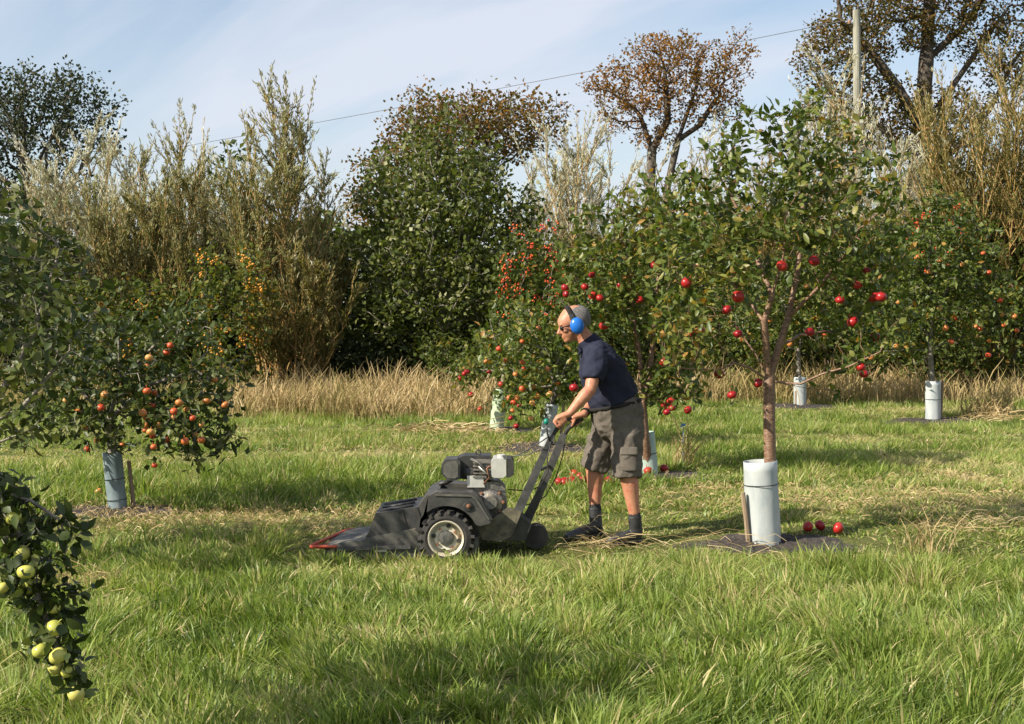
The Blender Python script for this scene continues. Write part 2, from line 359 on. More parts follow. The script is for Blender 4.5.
def tube_mesh(nodes, parent, rad, sides=5):
    n = len(nodes); main = np.full(n, -1)
    best = np.zeros(n)
    for i in range(n):
        p = parent[i]
        if p >= 0 and rad[i] > best[p]: best[p] = rad[i]; main[p] = i
    dirs = np.zeros((n, 3)); has = parent >= 0
    dirs[has] = nrm(nodes[has] - nodes[parent[has]]); dirs[~has] = [0, 0, 1]
    for i in range(n):
        if main[i] >= 0: dirs[i] = dirs[i] + nrm(nodes[main[i]] - nodes[i])
    dirs = nrm(dirs)
    ref = np.where(np.abs(dirs[:, :1]) < 0.9, np.array([[1., 0, 0]]), np.array([[0, 1., 0]]))
    def rings(pos, d, r, rf):
        s = nrm(np.cross(d, rf)); q = np.cross(d, s); a = np.arange(sides) * 2 * math.pi / sides
        return pos[:, None] + r[:, None, None] * (np.cos(a)[None, :, None] * s[:, None] + np.sin(a)[None, :, None] * q[:, None])
    R0 = rings(nodes, dirs, rad, ref)
    seg = np.where(has)[0]; ismain = main[parent[seg]] == seg
    ex = seg[~ismain]
    dchild = nrm(nodes[ex] - nodes[parent[ex]])
    R1 = rings(nodes[parent[ex]], dirs[ex], np.minimum(rad[ex] * 1.15, rad[parent[ex]]), ref[ex])
    V = np.concatenate([R0.reshape(-1, 3), R1.reshape(-1, 3)])
    start = np.zeros(n, int); start[seg[ismain]] = parent[seg[ismain]] * sides
    start[ex] = (n + np.arange(len(ex))) * sides
    j = np.arange(sides); jn = (j + 1) % sides
    a = start[seg][:, None]; b = (seg * sides)[:, None]
    # align seam between rings with different frames
    f = np.stack([a + j, a + jn, b + jn, b + j], -1).reshape(-1, 4)
    return V, f
KITE = (np.array([[0, 0, 0], [0.45, 0.5, 0.10], [1, 0, -0.06], [0.45, -0.5, 0.10]]), [np.array([[0, 2, 1], [0, 3, 2]])])
LEAF = (np.array([[0, 0, 0], [0.25, 0.36, 0.06], [0.25, 0, 0.0], [0.25, -0.36, 0.06], [0.62, 0.46, 0.05], [0.62, 0, -0.02], [0.62, -0.46, 0.05], [1, 0, -0.12]]),
        [np.array([[0, 2, 1], [0, 3, 2], [4, 5, 7], [5, 6, 7]]), np.array([[1, 2, 5, 4], [2, 3, 6, 5]])])
def leaf_cloud(pos, d, L, Wd, rng, tmpl, up=0.6):
    n = len(pos); d = nrm(d); nn = nrm(rng.normal(0, 1, (n, 3)) * (1 - up * 0.5) + np.array([0, 0, up * 1.4]))
    s = nrm(np.cross(d, nn)); nn = np.cross(s, d)
    T, fs = tmpl; L = np.asarray(L).reshape(-1, 1, 1); Wd = np.asarray(Wd).reshape(-1, 1, 1)
    v = pos[:, None] + L * T[None, :, 0:1] * d[:, None] + Wd * T[None, :, 1:2] * s[:, None] + L * T[None, :, 2:3] * nn[:, None]
    k = len(T); off = (np.arange(n) * k)[:, None, None]
    return v.reshape(-1, 3), [(f[None] + off).reshape(-1, f.shape[1]) for f in fs], k
def ell_points(rng, ells, n):
    """ells: (centre, radii, weight) -> n points, denser to the shell"""
    w = np.array([e[2] for e in ells], float); w /= w.sum(); outp = []
    for e, k in zip(ells, rng.multinomial(n, w)):
        d = nrm(rng.normal(0, 1, (k, 3))); r = rng.rand(k, 1) ** 0.42
        outp.append(np.array(e[0]) + d * r * np.array(e[1]))
    return np.concatenate(outp)
def poly_nodes(lines, step):
    """lines: list of world polylines, each starts at an existing point (first = trunk)"""
    nodes = [np.array(lines[0][0], float)]; par = [-1]
    for L in lines:
        L = [np.array(p, float) for p in L]
        c = int(np.argmin([np.linalg.norm(q - L[0]) for q in nodes]))
        for a, b in zip(L[:-1], L[1:]):
            k = max(1, int(round(np.linalg.norm(b - a) / step)))
            for i in range(1, k + 1):
                nodes.append(a + (b - a) * i / k); par.append(c); c = len(nodes) - 1
    return np.array(nodes), par
TRI = [0]
def make_tree(name, label, cat, base, lines, ells, n_att, step, dk, r_trunk, r_tip, leaf, leaf_m, bark_m, seed, leaves_per=3, rthr=3.0, scatter=0.03, tmpl=KITE,
              group=None, extra=None, di=3.0, trop=(0, 0, 0.12), sides=5, tint_shift=0.0, up=0.6, leaf_out=0.6, wob=0.18, keep=1.0, droop=0.0, zmin=None, clear=None, around=None):
    rng = np.random.RandomState(seed)
    root = empty(name, base); tag(root, label, cat, group)
    A = ell_points(rng, ells, n_att)
    if extra is not None and len(extra): A = np.concatenate([A, extra])
    A = A[A[:, 2] > (0.25 if zmin is None else zmin)]
    nodes, par = poly_nodes(lines, step)
    nodes, par = colonize(nodes, par, A, step, di, dk, rng, trop=trop, wob=wob)
    rad, tips = radii(par, 0, r_tip, r_trunk)
    rad[nodes[:, 2] < nodes[0, 2] + 0.12] *= 1.12
    v, f = tube_mesh(nodes, par, rad, sides)
    np_mesh('trunk', v, [f], bark_m, root, smooth=True)
    tw = np.where((rad < r_tip * rthr) & (par >= 0))[0]
    if keep < 1: tw = tw[rng.rand(len(tw)) < keep]
    tw = np.repeat(tw, leaves_per)
    bd = nrm(nodes[tw] - nodes[par[tw]])
    pos = nodes[tw] - bd * step * rng.rand(len(tw), 1) + rng.normal(0, scatter, (len(tw), 3))
    d = nrm(bd * leaf_out + rng.normal(0, 0.62, bd.shape) + np.array([0, 0, -droop]))
    if clear is not None:
        ok = np.ones(len(pos), bool)
        for (x0, x1, z0, z1, y1) in clear:
            ok &= ~((pos[:, 0] > x0) & (pos[:, 0] < x1) & (pos[:, 2] > z0) & (pos[:, 2] < z1) & (pos[:, 1] < y1) & (rng.rand(len(pos)) < 0.88))
        pos, d, tw = pos[ok], d[ok], tw[ok]
    if around is not None:
        ap, kk, sg = around; ap = np.repeat(np.asarray(ap), kk, 0); pos = np.concatenate([pos, ap + rng.normal(0, sg, ap.shape) + [0, 0, sg * 0.9]])
        d = np.concatenate([d, nrm(rng.normal(0, .7, ap.shape) + [0, 0, -.4])]); tw = np.concatenate([tw, np.zeros(len(ap), int)])
    L = leaf[0] * np.exp(rng.normal(0, 0.22, len(tw))); Wd = leaf[1] * np.exp(rng.normal(0, 0.18, len(tw)))
    lv, lf, k = leaf_cloud(pos, d, L, Wd, rng, tmpl, up)
    big = vnoise(pos[:, 0] * 1.7 + seed, pos[:, 2] * 1.7 + pos[:, 1] * 1.3)
    tint = np.clip(rng.rand(len(tw)) ** 1.3 * 0.8 + 0.3 * (big - 0.4) + tint_shift, 0, 1)
    odd = rng.rand(len(tw)) < 0.02; tint[odd] = 1.0
    np_mesh('crown', lv, lf, leaf_m, root, tint=np.repeat(tint, k))
    TRI[0] += len(f) * 2 + len(tw) * (2 if k == 4 else 8)
    return root, nodes, rad, par

def apple_mesh(name, r, m):
    bm = bmesh.new(); prof = []
    for i in range(8):
        t = math.pi * (i + 0.35) / 7.7
        rr = math.sin(t) * (1.0 + 0.06 * math.cos(t)); z = math.cos(t) * 0.88 - 0.12 * math.exp(-(rr / 0.35) ** 2) * (1 if t < 1.5 else -1)
        prof.append((z * r, rr * r))
    bm_lathe(bm, (0, 0, 0), prof, 'z', 10)
    bm_tube(bm, [(0, 0, r * 0.6), (r * 0.05, 0, r * 1.1), (r * 0.16, 0, r * 1.45)], r * 0.06, 4)
    bmesh.ops.recalc_face_normals(bm, faces=bm.faces)
    me = bpy.data.meshes.new(name); bm.to_mesh(me); bm.free(); me.polygons.foreach_set('use_smooth', np.ones(len(me.polygons), bool)); me.materials.append(m)
    return me
APPLE = {k: apple_mesh('apple', 1.0, M[k]) for k in ('red_apple', 'orange_apple', 'green_apple')}
def hang_apples(root, pts, kind, r, rng, jitter=0.15):
    off = np.array(root.location)
    for p in pts:
        o = bpy.data.objects.new('apple', APPLE[kind]); COL.objects.link(o); o.parent = root
        q = r * (1 + 1.5 * jitter * (rng.rand() * 2 - 1.2)); o.scale = (q, q, q * (0.92 + 0.12 * rng.rand()))
        o.location = tuple(np.array(p) - off); o.rotation_euler = (rng.normal(0, 0.35), rng.normal(0, 0.35), rng.rand() * 6.28)
def berries(root, pts, m, r, rng, per=14, spread=0.05):
    c = np.repeat(np.asarray(pts), per, 0); c = c + rng.normal(0, spread, c.shape)
    T = np.array([[1, 0, 0], [-1, 0, 0], [0, 1, 0], [0, -1, 0], [0, 0, 1], [0, 0, -1]], float)
    f = np.array([[0, 2, 4], [2, 1, 4], [1, 3, 4], [3, 0, 4], [2, 0, 5], [1, 2, 5], [3, 1, 5], [0, 3, 5]])
    v = (c[:, None] + T[None] * r).reshape(-1, 3); ff = (f[None] + (np.arange(len(c)) * 6)[:, None, None]).reshape(-1, 3)
    o = np_mesh('berry_clusters', v, [ff], m, root, smooth=True); o['kind'] = 'stuff'

def px_line(pts, Y): return [P(p[0], p[1], Y + (p[2] if len(p) > 2 else 0)) for p in pts]
def px_ell(cx, cy, rx, ry, Y, ry_depth=None, w=None):
    s = Y / F; return (P(cx, cy, Y), (rx * s, ry_depth if ry_depth else rx * s, ry * s), w if w else rx * rx * ry * 1e-4)

# ---- guards
def guard(base, top, r, m, label, stake=None, ties=(0.6,), group=None, split=0.0, stake_depth=-1):
    """open-topped tube round the trunk, with its stake"""
    base = np.array(base, float); top = np.array(top, float)
    root = empty('tree_guard', base); tag(root, label, 'tree guard', group)
    bm = bmesh.new(); n = 28; rows = 9; th = 0.006; rings = []
    ax = nrm(top - base); s = nrm(np.cross(ax, [0, 1, 0])); q = np.cross(s, ax)
    for (k0, k1, rad) in ((0, rows, r), (rows, 0, r - th)):
        rng_ = range(k0, k1 + 1) if k1 > k0 else range(k0, k1 - 1, -1)
        for i in rng_:
            c = base + (top - base) * i / rows - ax * 0.03 * (i == 0); ring = []
            for j in range(n):
                a = 2 * math.pi * j / n; w = 1 + 0.025 * math.sin(2 * a + i * 0.25) + 0.012 * math.sin(5 * a - i)
                ring.append(bm.verts.new(c + rad * w * (math.cos(a) * s + math.sin(a) * q)))
            rings.append(ring)
    for i in range(len(rings) - 1):
        for j in range(n): bm.faces.new((rings[i][j], rings[i][(j + 1) % n], rings[i + 1][(j + 1) % n], rings[i + 1][j]))
    bm_obj('tube', bm, m, root, smooth=True)
    hgt = np.linalg.norm(top - base)
    if stake:
        sx, sh = stake[0], stake[1]; lean = stake[2] if len(stake) > 2 else 0
        b0 = base + np.array([sx, -(r * 0.55) if stake_depth < 0 else r * 0.6, -0.05]); t0 = b0 + np.array([lean, 0, sh])
        bm = bmesh.new(); bm_tube(bm, [b0, b0 * 0.5 + t0 * 0.5 + np.array([0.003, 0, 0]), t0], [0.019, 0.018, 0.017], 7)
        bm_obj('stake', bm, M['stake'], root)
    for f in ties:
        c = base + (top - base) * f; pts = []
        for j in range(25):
            a = 2 * math.pi * j / 24; pts.append(c + (r + 0.006) * (math.cos(a) * s + math.sin(a) * q))
        bm = bmesh.new(); bm_tube(bm, pts, 0.003, 4, cap=False); bm_obj('tie', bm, M['tie'], root)
    return root

R_ = np.random.RandomState(11)
# ---- T1: the near apple tree with red apples
Y1 = float(G_T1[1])
b1 = G_T1 + np.array([0.03, 0.0, 0])
fork = P(769, 381, Y1)
lines = [[b1, P(770, 470, Y1), P(769, 420, Y1), fork],
         px_line([(769, 381), (750, 368, -.05), (735, 363, -.1), (718, 370, -.18), (690, 369, -.25), (664, 366, -.3)], Y1),
         px_line([(769, 381), (757, 356, .05), (744, 338, .1), (730, 318, .15)], Y1),
         px_line([(769, 381), (766, 345, -.05), (764, 322, -.08), (772, 295, -.12), (783, 258, -.16), (786, 225, -.2)], Y1),
         px_line([(769, 381), (778, 350), (788, 318), (796, 280), (800, 252, .05), (803, 205, .1), (798, 150, .15)], Y1),
         px_line([(788, 318), (806, 300, -.1), (822, 284, -.2), (838, 262, -.25)], Y1),
         px_line([(769, 381), (800, 384, -.1), (822, 374, -.2), (850, 366, -.3), (880, 352, -.35)], Y1),
         px_line([(769, 381), (806, 388, .15), (842, 392, .3)], Y1),
         px_line([(764, 322, -.08), (748, 300, .05), (735, 285, .1), (728, 255, .2)], Y1),
         px_line([(783, 345), (800, 335, .2), (840, 330, .4), (880, 300, .55), (905, 265, .6)], Y1),
         px_line([(772, 295, -.12), (758, 262, .05), (745, 225, .15), (728, 190, .2)], Y1)]
ells = [px_ell(700, 255, 60, 110, Y1, .7), px_ell(775, 205, 80, 105, Y1, .8), px_ell(845, 225, 70, 95, Y1, .75), px_ell(870, 300, 50, 65, Y1, .6),
        px_ell(690, 325, 50, 40, Y1, .45, 8), px_ell(850, 345, 50, 36, Y1, .45, 7), px_ell(735, 150, 35, 45, Y1, .4), px_ell(815, 130, 45, 40, Y1, .4), px_ell(875, 165, 30, 40, Y1, .4),
        px_ell(770, 275, 85, 30, Y1, .7, 8)]
ap1 = [(733, 273), (692, 333), (700, 331), (840, 300), (853, 322), (810, 332), (867, 271), (874, 297), (881, 297), (686, 283), (727, 310), (738, 334), (814, 261), (782, 266),
       (719, 374), (861, 367), (864, 374), (875, 337), (732, 395), (758, 383), (738, 297), (858, 285)]
apt = [P(x, y, Y1 - 0.02 - 0.45 * R_.rand()) for x, y in ap1]
xa, za = P(712, 385, Y1)[[0, 2]]; xb, zb = P(838, 285, Y1)[[0, 2]]; xc, zc = P(750, 250, Y1)[[0, 2]]; xd = P(815, 250, Y1)[0]
t1 = make_tree('apple_tree', 'apple tree with big red apples and smooth red-brown trunk in a wide pale guard', 'apple tree', b1, lines, ells, 1350, 0.055, 0.085, 0.044, 0.0016,
               (0.066, 0.036), M['apple_leaf'], M['bark'], 21, leaves_per=4, rthr=2.6, scatter=0.028, tmpl=LEAF, extra=np.array(apt) + [0, 0.05, 0.07], trop=(0, 0, 0.05), sides=7, tint_shift=0.10, wob=0.22, clear=[(xa, xb, za - .1, zb, Y1 + .3), (xc, xd, zb - .01, zc, Y1 + .1)], around=(apt, 4, 0.045))
hang_apples(t1[0], apt, 'red_apple', 0.038, R_)
guard(G_T1, P(760, 461, Y1), 0.118, M['guard_pale'], 'wide pale tube guard with a brown stake round the red-brown apple trunk', stake=(-0.115, 0.42, -0.05), ties=(0.72,))

# ---- T2: apple tree behind the man
Y2 = float(G_T2[1]); b2 = G_T2 + np.array([0.1, 0.1, 0])
lines = [[b2, P(645, 440, Y2), P(642, 405, Y2)],
         px_line([(642, 405), (660, 385), (690, 365), (705, 340, .1)], Y2), px_line([(642, 405), (650, 372), (668, 345), (688, 312)], Y2),
         px_line([(642, 405), (640, 360), (632, 310), (628, 250)], Y2), px_line([(642, 405), (615, 380), (590, 350), (575, 310)], Y2),
         px_line([(650, 372), (655, 320), (660, 260), (672, 215)], Y2), px_line([(642, 405), (670, 395), (690, 392)], Y2)]
ells = [px_ell(620, 270, 62, 80, Y2, .9), px_ell(672, 270, 45, 80, Y2, .9), px_ell(690, 220, 35, 45, Y2, .5), px_ell(590, 330, 45, 45, Y2, .8), px_ell(672, 385, 36, 28, Y2, .5, 12), px_ell(640, 210, 30, 40, Y2, .5), px_ell(575, 255, 25, 45, Y2, .5)]
ap2 = [(593, 296), (600, 298), (604, 326), (671, 401), (667, 412), (672, 408), (688, 410), (574, 388), (592, 275), (565, 288), (566, 294), (687, 282), (585, 287), (640, 300), (655, 265), (664, 362), (620, 285), (690, 300), (664, 405)]
apt = [P(x, y, Y2 - 0.1 - 0.6 * R_.rand()) for x, y in ap2]
t2 = make_tree('apple_tree', 'spreading apple tree with red apples right behind the man', 'apple tree', b2, lines, ells, 1300, 0.07, 0.11, 0.05, 0.002, (0.085, 0.045), M['apple_leaf'], M['bark'], 33,
               leaves_per=4, rthr=2.6, scatter=0.04, tmpl=LEAF, extra=np.array(apt) + [0, .05, .07], trop=(0, 0, 0.05), tint_shift=0.14, sides=6, wob=0.22, around=(apt, 4, 0.05))
hang_apples(t2[0], apt, 'red_apple', 0.042, R_)
guard(G_T2 + [0.1, 0.1, 0], P(645, 432, Y2 + .1), 0.09, M['guard_green'], 'grey-green tube guard standing just behind the man\'s shorts', ties=(0.5,))

# ---- T3, T4: small trees behind mower handles
def small_tree(label, base, topy, ells, limbs, apples, kind, r, seed, lm='apple_leaf', n=750, shift=0.05, jit=0.5, leaf=(0.085, 0.048), per=5):
    Y = float(base[1]); rg = np.random.RandomState(seed)
    apt = [P(x + rg.normal(0, 2), y + rg.normal(0, 2), Y - 0.05 - jit * rg.rand()) for x, y in apples]
    t = make_tree('apple_tree', label, 'apple tree', base, limbs, ells, n, 0.085, 0.13, 0.042, 0.0024, leaf, M[lm], M['grey_bark'], seed, leaves_per=per, rthr=2.7, scatter=0.05,
                  extra=np.array(apt) + [0, .05, .07], trop=(0, 0, 0.05), tint_shift=shift, wob=0.22, around=(apt, 4, 0.05))
    hang_apples(t[0], apt, kind, r, rg); return t
Y3 = float(G_T3[1])
def cloud_px(rg, cx, cy, rx, ry, n): return [(cx + rx * a * b, cy + ry * math.sqrt(max(0, 1 - a * a)) * c) for a, b, c in zip(rg.uniform(-1, 1, n), rg.uniform(.7, 1, n), rg.uniform(-1, 1, n))]
small_tree('small apple tree with orange-red apples behind the mower handles', G_T3, 0,
           [px_ell(538, 345, 50, 45, Y3, .8), px_ell(570, 340, 40, 50, Y3, .7), px_ell(520, 385, 24, 24, Y3, .4, 5), px_ell(570, 385, 28, 16, Y3, .4, 4)],
           [[G_T3, P(552, 410, Y3), P(556, 385, Y3)], px_line([(556, 385), (540, 350), (530, 315)], Y3), px_line([(556, 385), (575, 350), (580, 315)], Y3), px_line([(556, 385), (520, 390), (505, 400)], Y3), px_line([(556, 385), (560, 340)], Y3)],
           [(523, 362), (516, 402), (517, 397), (535, 405), (534, 403), (507, 400), (528, 417), (525, 390), (520, 345), (506, 360), (545, 372), (498, 352), (487, 360), (560, 380), (540, 330), (515, 378), (530, 385), (551, 395), (512, 410), (539, 398)], 'orange_apple', 0.038, 41)
guard(G_T3, P(552, 404, Y3), 0.075, M['guard_pale'], 'leaning white tube guard just beyond the mower grips', stake=(0.17, 0.55, 0.05), ties=(), stake_depth=1)
Y4 = float(G_T4[1])
small_tree('low apple tree with small red apples by the tall dry grass', G_T4, 0,
           [px_ell(500, 345, 38, 30, Y4, .8), px_ell(470, 370, 20, 20, Y4, .4, 3), px_ell(528, 380, 22, 28, Y4, .4, 4), px_ell(510, 320, 26, 30, Y4, .5)],
           [[G_T4, P(501, 395, Y4), P(505, 372, Y4)], px_line([(505, 372), (495, 340), (490, 320)], Y4), px_line([(505, 372), (485, 370), (468, 375)], Y4), px_line([(505, 372), (520, 345), (518, 315)], Y4)],
           [(460, 380), (466, 376), (479, 405), (512, 415), (517, 425), (490, 372), (470, 395), (500, 350), (512, 335), (522, 400), (487, 345), (465, 372), (504, 383), (525, 372)], 'red_apple', 0.04, 43)
guard(G_T4, P(501, 389, Y4), 0.092, M['guard_lime'], 'leaning yellow-green tube guard beside the dry grass', ties=())
# ---- T5, T6 on the other side
Y5 = float(G_T5[1])
ap5 = [(880, 245), (895, 247), (912, 250), (927, 275), (985, 255), (955, 283), (988, 271), (1010, 284), (958, 318), (975, 325), (982, 327), (968, 311), (1003, 317), (1005, 330), (1017, 333), (953, 343), (989, 343), (988, 357),
       (880, 335), (900, 300), (870, 310), (938, 307), (875, 358), (892, 345), (1000, 300), (946, 330), (915, 262), (935, 262), (1012, 318), (960, 265)]
small_tree('apple tree dotted with small orange apples above the two-tie guard', G_T5, 0,
           [px_ell(930, 285, 60, 70, Y5, 1.0), px_ell(980, 310, 42, 50, Y5, .8), px_ell(890, 320, 42, 55, Y5, .8), px_ell(935, 220, 35, 40, Y5, .7), px_ell(965, 255, 45, 50, Y5, .8)],
           [[G_T5, P(932, 375, Y5), P(930, 350, Y5)], px_line([(930, 350), (924, 318), (912, 295), (905, 270)], Y5), px_line([(930, 350), (932, 310), (929, 260), (932, 215)], Y5),
            px_line([(930, 350), (950, 340), (985, 332), (1008, 322)], Y5), px_line([(930, 350), (905, 350), (875, 352)], Y5), px_line([(932, 310), (955, 280), (970, 240)], Y5)],
           ap5, 'orange_apple', 0.042, 47, n=1100, leaf=(0.09, 0.05), per=6)
guard(G_T5, P(933, 381, Y5), 0.105, M['guard_pale'], 'pale tube guard with two black ties under the orange apple tree', stake=(0.13, 0.62, 0.02), ties=(0.55, 0.05), stake_depth=1)
Y6 = float(G_T6[1])
small_tree('bushy apple tree with few apples, seen through the red-brown tree', G_T6, 0,
           [px_ell(795, 300, 55, 50, Y6, 1.0), px_ell(760, 330, 40, 30, Y6, .7), px_ell(825, 320, 40, 35, Y6, .7)],
           [[G_T6, P(799, 375, Y6), P(798, 350, Y6)], px_line([(798, 350), (785, 310), (780, 270)], Y6), px_line([(798, 350), (812, 310), (820, 280)], Y6), px_line([(798, 350), (765, 340), (740, 335)], Y6)],
           [(770, 318), (805, 290), (825, 335), (745, 340), (790, 345), (815, 318)], 'orange_apple', 0.047, 53, n=750, leaf=(0.095, 0.052), per=6)
guard(G_T6, P(800, 377, Y6), 0.10, M['guard_pale'], 'short plain white tube guard by the far dry grass', ties=(), stake=(-0.08, 0.3))

# ---- L3: laden tree in the blue-grey guard
Y7 = float(G_L3[1])
ap7 = [(150, 357), (157, 352), (166, 351), (149, 368), (152, 404), (153, 412), (151, 419), (148, 424), (152, 433), (153, 465), (154, 440), (98, 407), (87, 425), (95, 442), (113, 438), (124, 443), (180, 415), (187, 410), (200, 421), (197, 440), (225, 405),
       (145, 392), (160, 395), (178, 405), (146, 410), (172, 418), (205, 400), (183, 441), (204, 440), (90, 450), (78, 410), (66, 400), (120, 385), (165, 440), (150, 446), (155, 427), (147, 436), (175, 412), (192, 417), (141, 421), (130, 395), (167, 345), (215, 380), (105, 395)]
small_tree('laden apple tree hung with orange-red apples to the ground, in a blue-grey guard', G_L3, 0,
           [px_ell(130, 395, 90, 55, Y7, .9), px_ell(195, 395, 48, 58, Y7, .7), px_ell(95, 345, 65, 45, Y7, .8), px_ell(180, 335, 45, 40, Y7, .6), px_ell(205, 430, 35, 40, Y7, .5, 20), px_ell(60, 410, 40, 40, Y7, .5)],
           [[G_L3, P(112, 450, Y7), P(108, 420, Y7)], px_line([(108, 420), (120, 380), (118, 330)], Y7), px_line([(108, 420), (150, 385), (195, 370), (220, 385)], Y7), px_line([(108, 420), (80, 390), (55, 375)], Y7),
            px_line([(120, 380), (160, 340), (180, 320)], Y7), px_line([(150, 385), (170, 415), (195, 440)], Y7)],
           ap7, 'orange_apple', 0.029, 61, lm='dark_leaf', n=2000, shift=0.1, leaf=(0.075, 0.042), per=5, jit=0.7)
guard(G_L3, P(112, 452, Y7), 0.075, M['guard_blue'], 'blue-grey tube guard with stake leaning under the laden orange apple tree', stake=(0.12, 0.45, -0.04), ties=(0.55, 0.2), stake_depth=1)

# ---- L2: tree outside the frame whose limbs reach in
c2 = onground(-105, 8.9)
lines = [[c2, c2 + [0.05, 0, .7], c2 + [0.1, 0.1, 1.0]],
         [c2 + [0.1, 0.1, 1.0]] + px_line([(0, 395), (35, 330), (60, 250)], 8.8), [c2 + [0.1, 0.1, 1.0]] + px_line([(-30, 430), (20, 410), (70, 350)], 8.6),
         [c2 + [0.1, 0.1, 1.0]] + px_line([(-60, 330), (-30, 250), (10, 200)], 9.1), [c2 + [0.1, 0.1, 1.0]] + px_line([(-20, 450), (30, 430)], 8.5), [c2 + [0.1, 0.1, 1.0]] + px_line([(-170, 330), (-200, 240)], 8.9)]
ells = [px_ell(15, 260, 60, 80, 8.8, .6), px_ell(55, 320, 50, 70, 8.7, .5), px_ell(20, 400, 55, 60, 8.6, .5), px_ell(-60, 280, 60, 80, 8.9, .6, 22), px_ell(-140, 310, 50, 60, 8.9, .6, 12), px_ell(80, 275, 25, 45, 8.8, .3)]
t = make_tree('apple_tree', 'leafy apple tree whose limbs reach in above the laden tree', 'apple tree', c2, lines, ells, 1500, 0.06, 0.1, 0.05, 0.002, (0.08, 0.046), M['dark_leaf'], M['grey_bark'], 71,
              leaves_per=2, rthr=2.6, scatter=0.03, tmpl=LEAF, trop=(0, 0, 0.05), sides=6, tint_shift=0.3)
# ---- L1: foreground tree with drooping laden branch
YF = 4.9
c1 = onground(-190, YF)
ap8 = [(22, 553), (3, 588), (26, 572), (27, 586), (54, 608), (55, 628), (40, 651), (58, 656), (68, 671), (76, 694), (56, 667), (14, 518)]
apt = [P(x, y, YF - 0.03 - 0.12 * R_.rand()) for x, y in ap8]
lines = [[c1, c1 + [0.02, 0, 0.8], c1 + [0.05, 0, 1.15]],
         [c1 + [0.05, 0, 1.15]] + px_line([(-90, 415), (-40, 440), (-5, 490), (22, 540), (35, 585), (50, 630), (66, 665), (76, 685)], YF),
         [c1 + [0.05, 0, 1.15]] + px_line([(-120, 330), (-60, 250)], YF), [c1 + [0.05, 0, 1.15], c1 + [-0.3, 0.1, 1.8]], [c1 + [0.05, 0, 1.15], c1 + [0.0, 0.4, 1.9]],
         px_line([(-5, 490), (30, 500), (60, 520)], YF), px_line([(-40, 440), (-10, 470), (20, 490)], YF)]
ells = [px_ell(8, 520, 40, 45, YF, .16, 8), px_ell(32, 575, 42, 45, YF, .15, 9), px_ell(50, 532, 38, 25, YF, .12, 4), px_ell(55, 625, 32, 42, YF, .13, 7), px_ell(72, 672, 20, 28, YF, .1, 3.5), (P(85, 585, YF), (.06, .08, .05), .6)]
ells += [(c1 + np.array([-0.1, 0.1, 1.9]), (0.75, 0.85, 0.6), 13.0), (P(-75, 300, YF), (.16, .4, .5), 3)]
t = make_tree('apple_tree', 'apple tree drooping a dark branch of yellow-green apples over the grass', 'apple tree', c1, lines, ells, 1700, 0.035, 0.055, 0.05, 0.0016, (0.052, 0.034), M['dark_leaf'], M['grey_bark'], 83,
              leaves_per=3, rthr=2.3, scatter=0.02, tmpl=LEAF, extra=np.array(apt) + [0, .03, .05], trop=(0, 0, -0.02), sides=6, tint_shift=0.0, di=1.0, around=(apt, 9, 0.036))
hang_apples(t[0], apt, 'green_apple', 0.030, R_)

# ---- fallen apples
def fallen(pts, label, group, r, kind='red_apple'):
    for (x, y) in pts:
        g = G(x, y + 4); o = bpy.data.objects.new('fallen_apple', APPLE[kind]); COL.objects.link(o); q = r * R_.uniform(.9, 1.1); o.scale = (q, q, q)
        o.location = (g[0], g[1], g[2] + q * 0.86 + 0.012); o.rotation_euler = (R_.uniform(-1, 1), R_.uniform(-1, 1), R_.rand() * 6); tag(o, label, 'apple', group)
fallen([(808, 529), (820, 528), (838, 531)], 'red windfall apple on the soil beside the wide pale guard', 'windfalls by the pale guard', 0.043)
fallen([(559, 484), (565, 484), (572, 482), (574, 475), (580, 478), (583, 481)], 'red windfall apple in the pile just before the man\'s front shin', 'windfalls piled before the man', 0.045)
fallen([(603, 471), (608, 483), (600, 474)], 'red windfall apple seen between the man\'s legs', 'windfalls between the legs', 0.045)
fallen([(648, 472), (664, 470)], 'red windfall apple near the grey-green guard and pale dry tuft', 'windfalls by the grey-green guard', 0.045)
g = G(131, 484); fallen([(131, 480), (99, 493)], 'red windfall apple by the blue-grey guard', 'windfalls by the blue-grey guard', 0.035, 'orange_apple')
print('tri after apple trees', TRI[0])

# ------------------------------------------------------------------ far trees and hedge
def bg_tree(name, label, cat, px, Y, trunk_h, ells, n_att, r_trunk, leaf, lm, bark, seed, step=0.28, dk=0.4, per=4, scatter=0.13, rthr=2.6, r_tip=0.008, keep=1.0, shift=0.0, limbs=None, group=None, up=0.5, fork=None):
    b = onground(px, Y)
    lines = [[b, b + [0.05, 0, trunk_h * 0.5], b + [0.02, 0, trunk_h]]] + (limbs or [])
    return make_tree(name, label, cat, b, lines, ells, n_att, step, dk, r_trunk, r_tip, leaf, M[lm], M[bark], seed, leaves_per=per, rthr=rthr, scatter=scatter, di=8.0,
                     tint_shift=shift, keep=keep, group=group, up=up, zmin=0.3, wob=0.28)
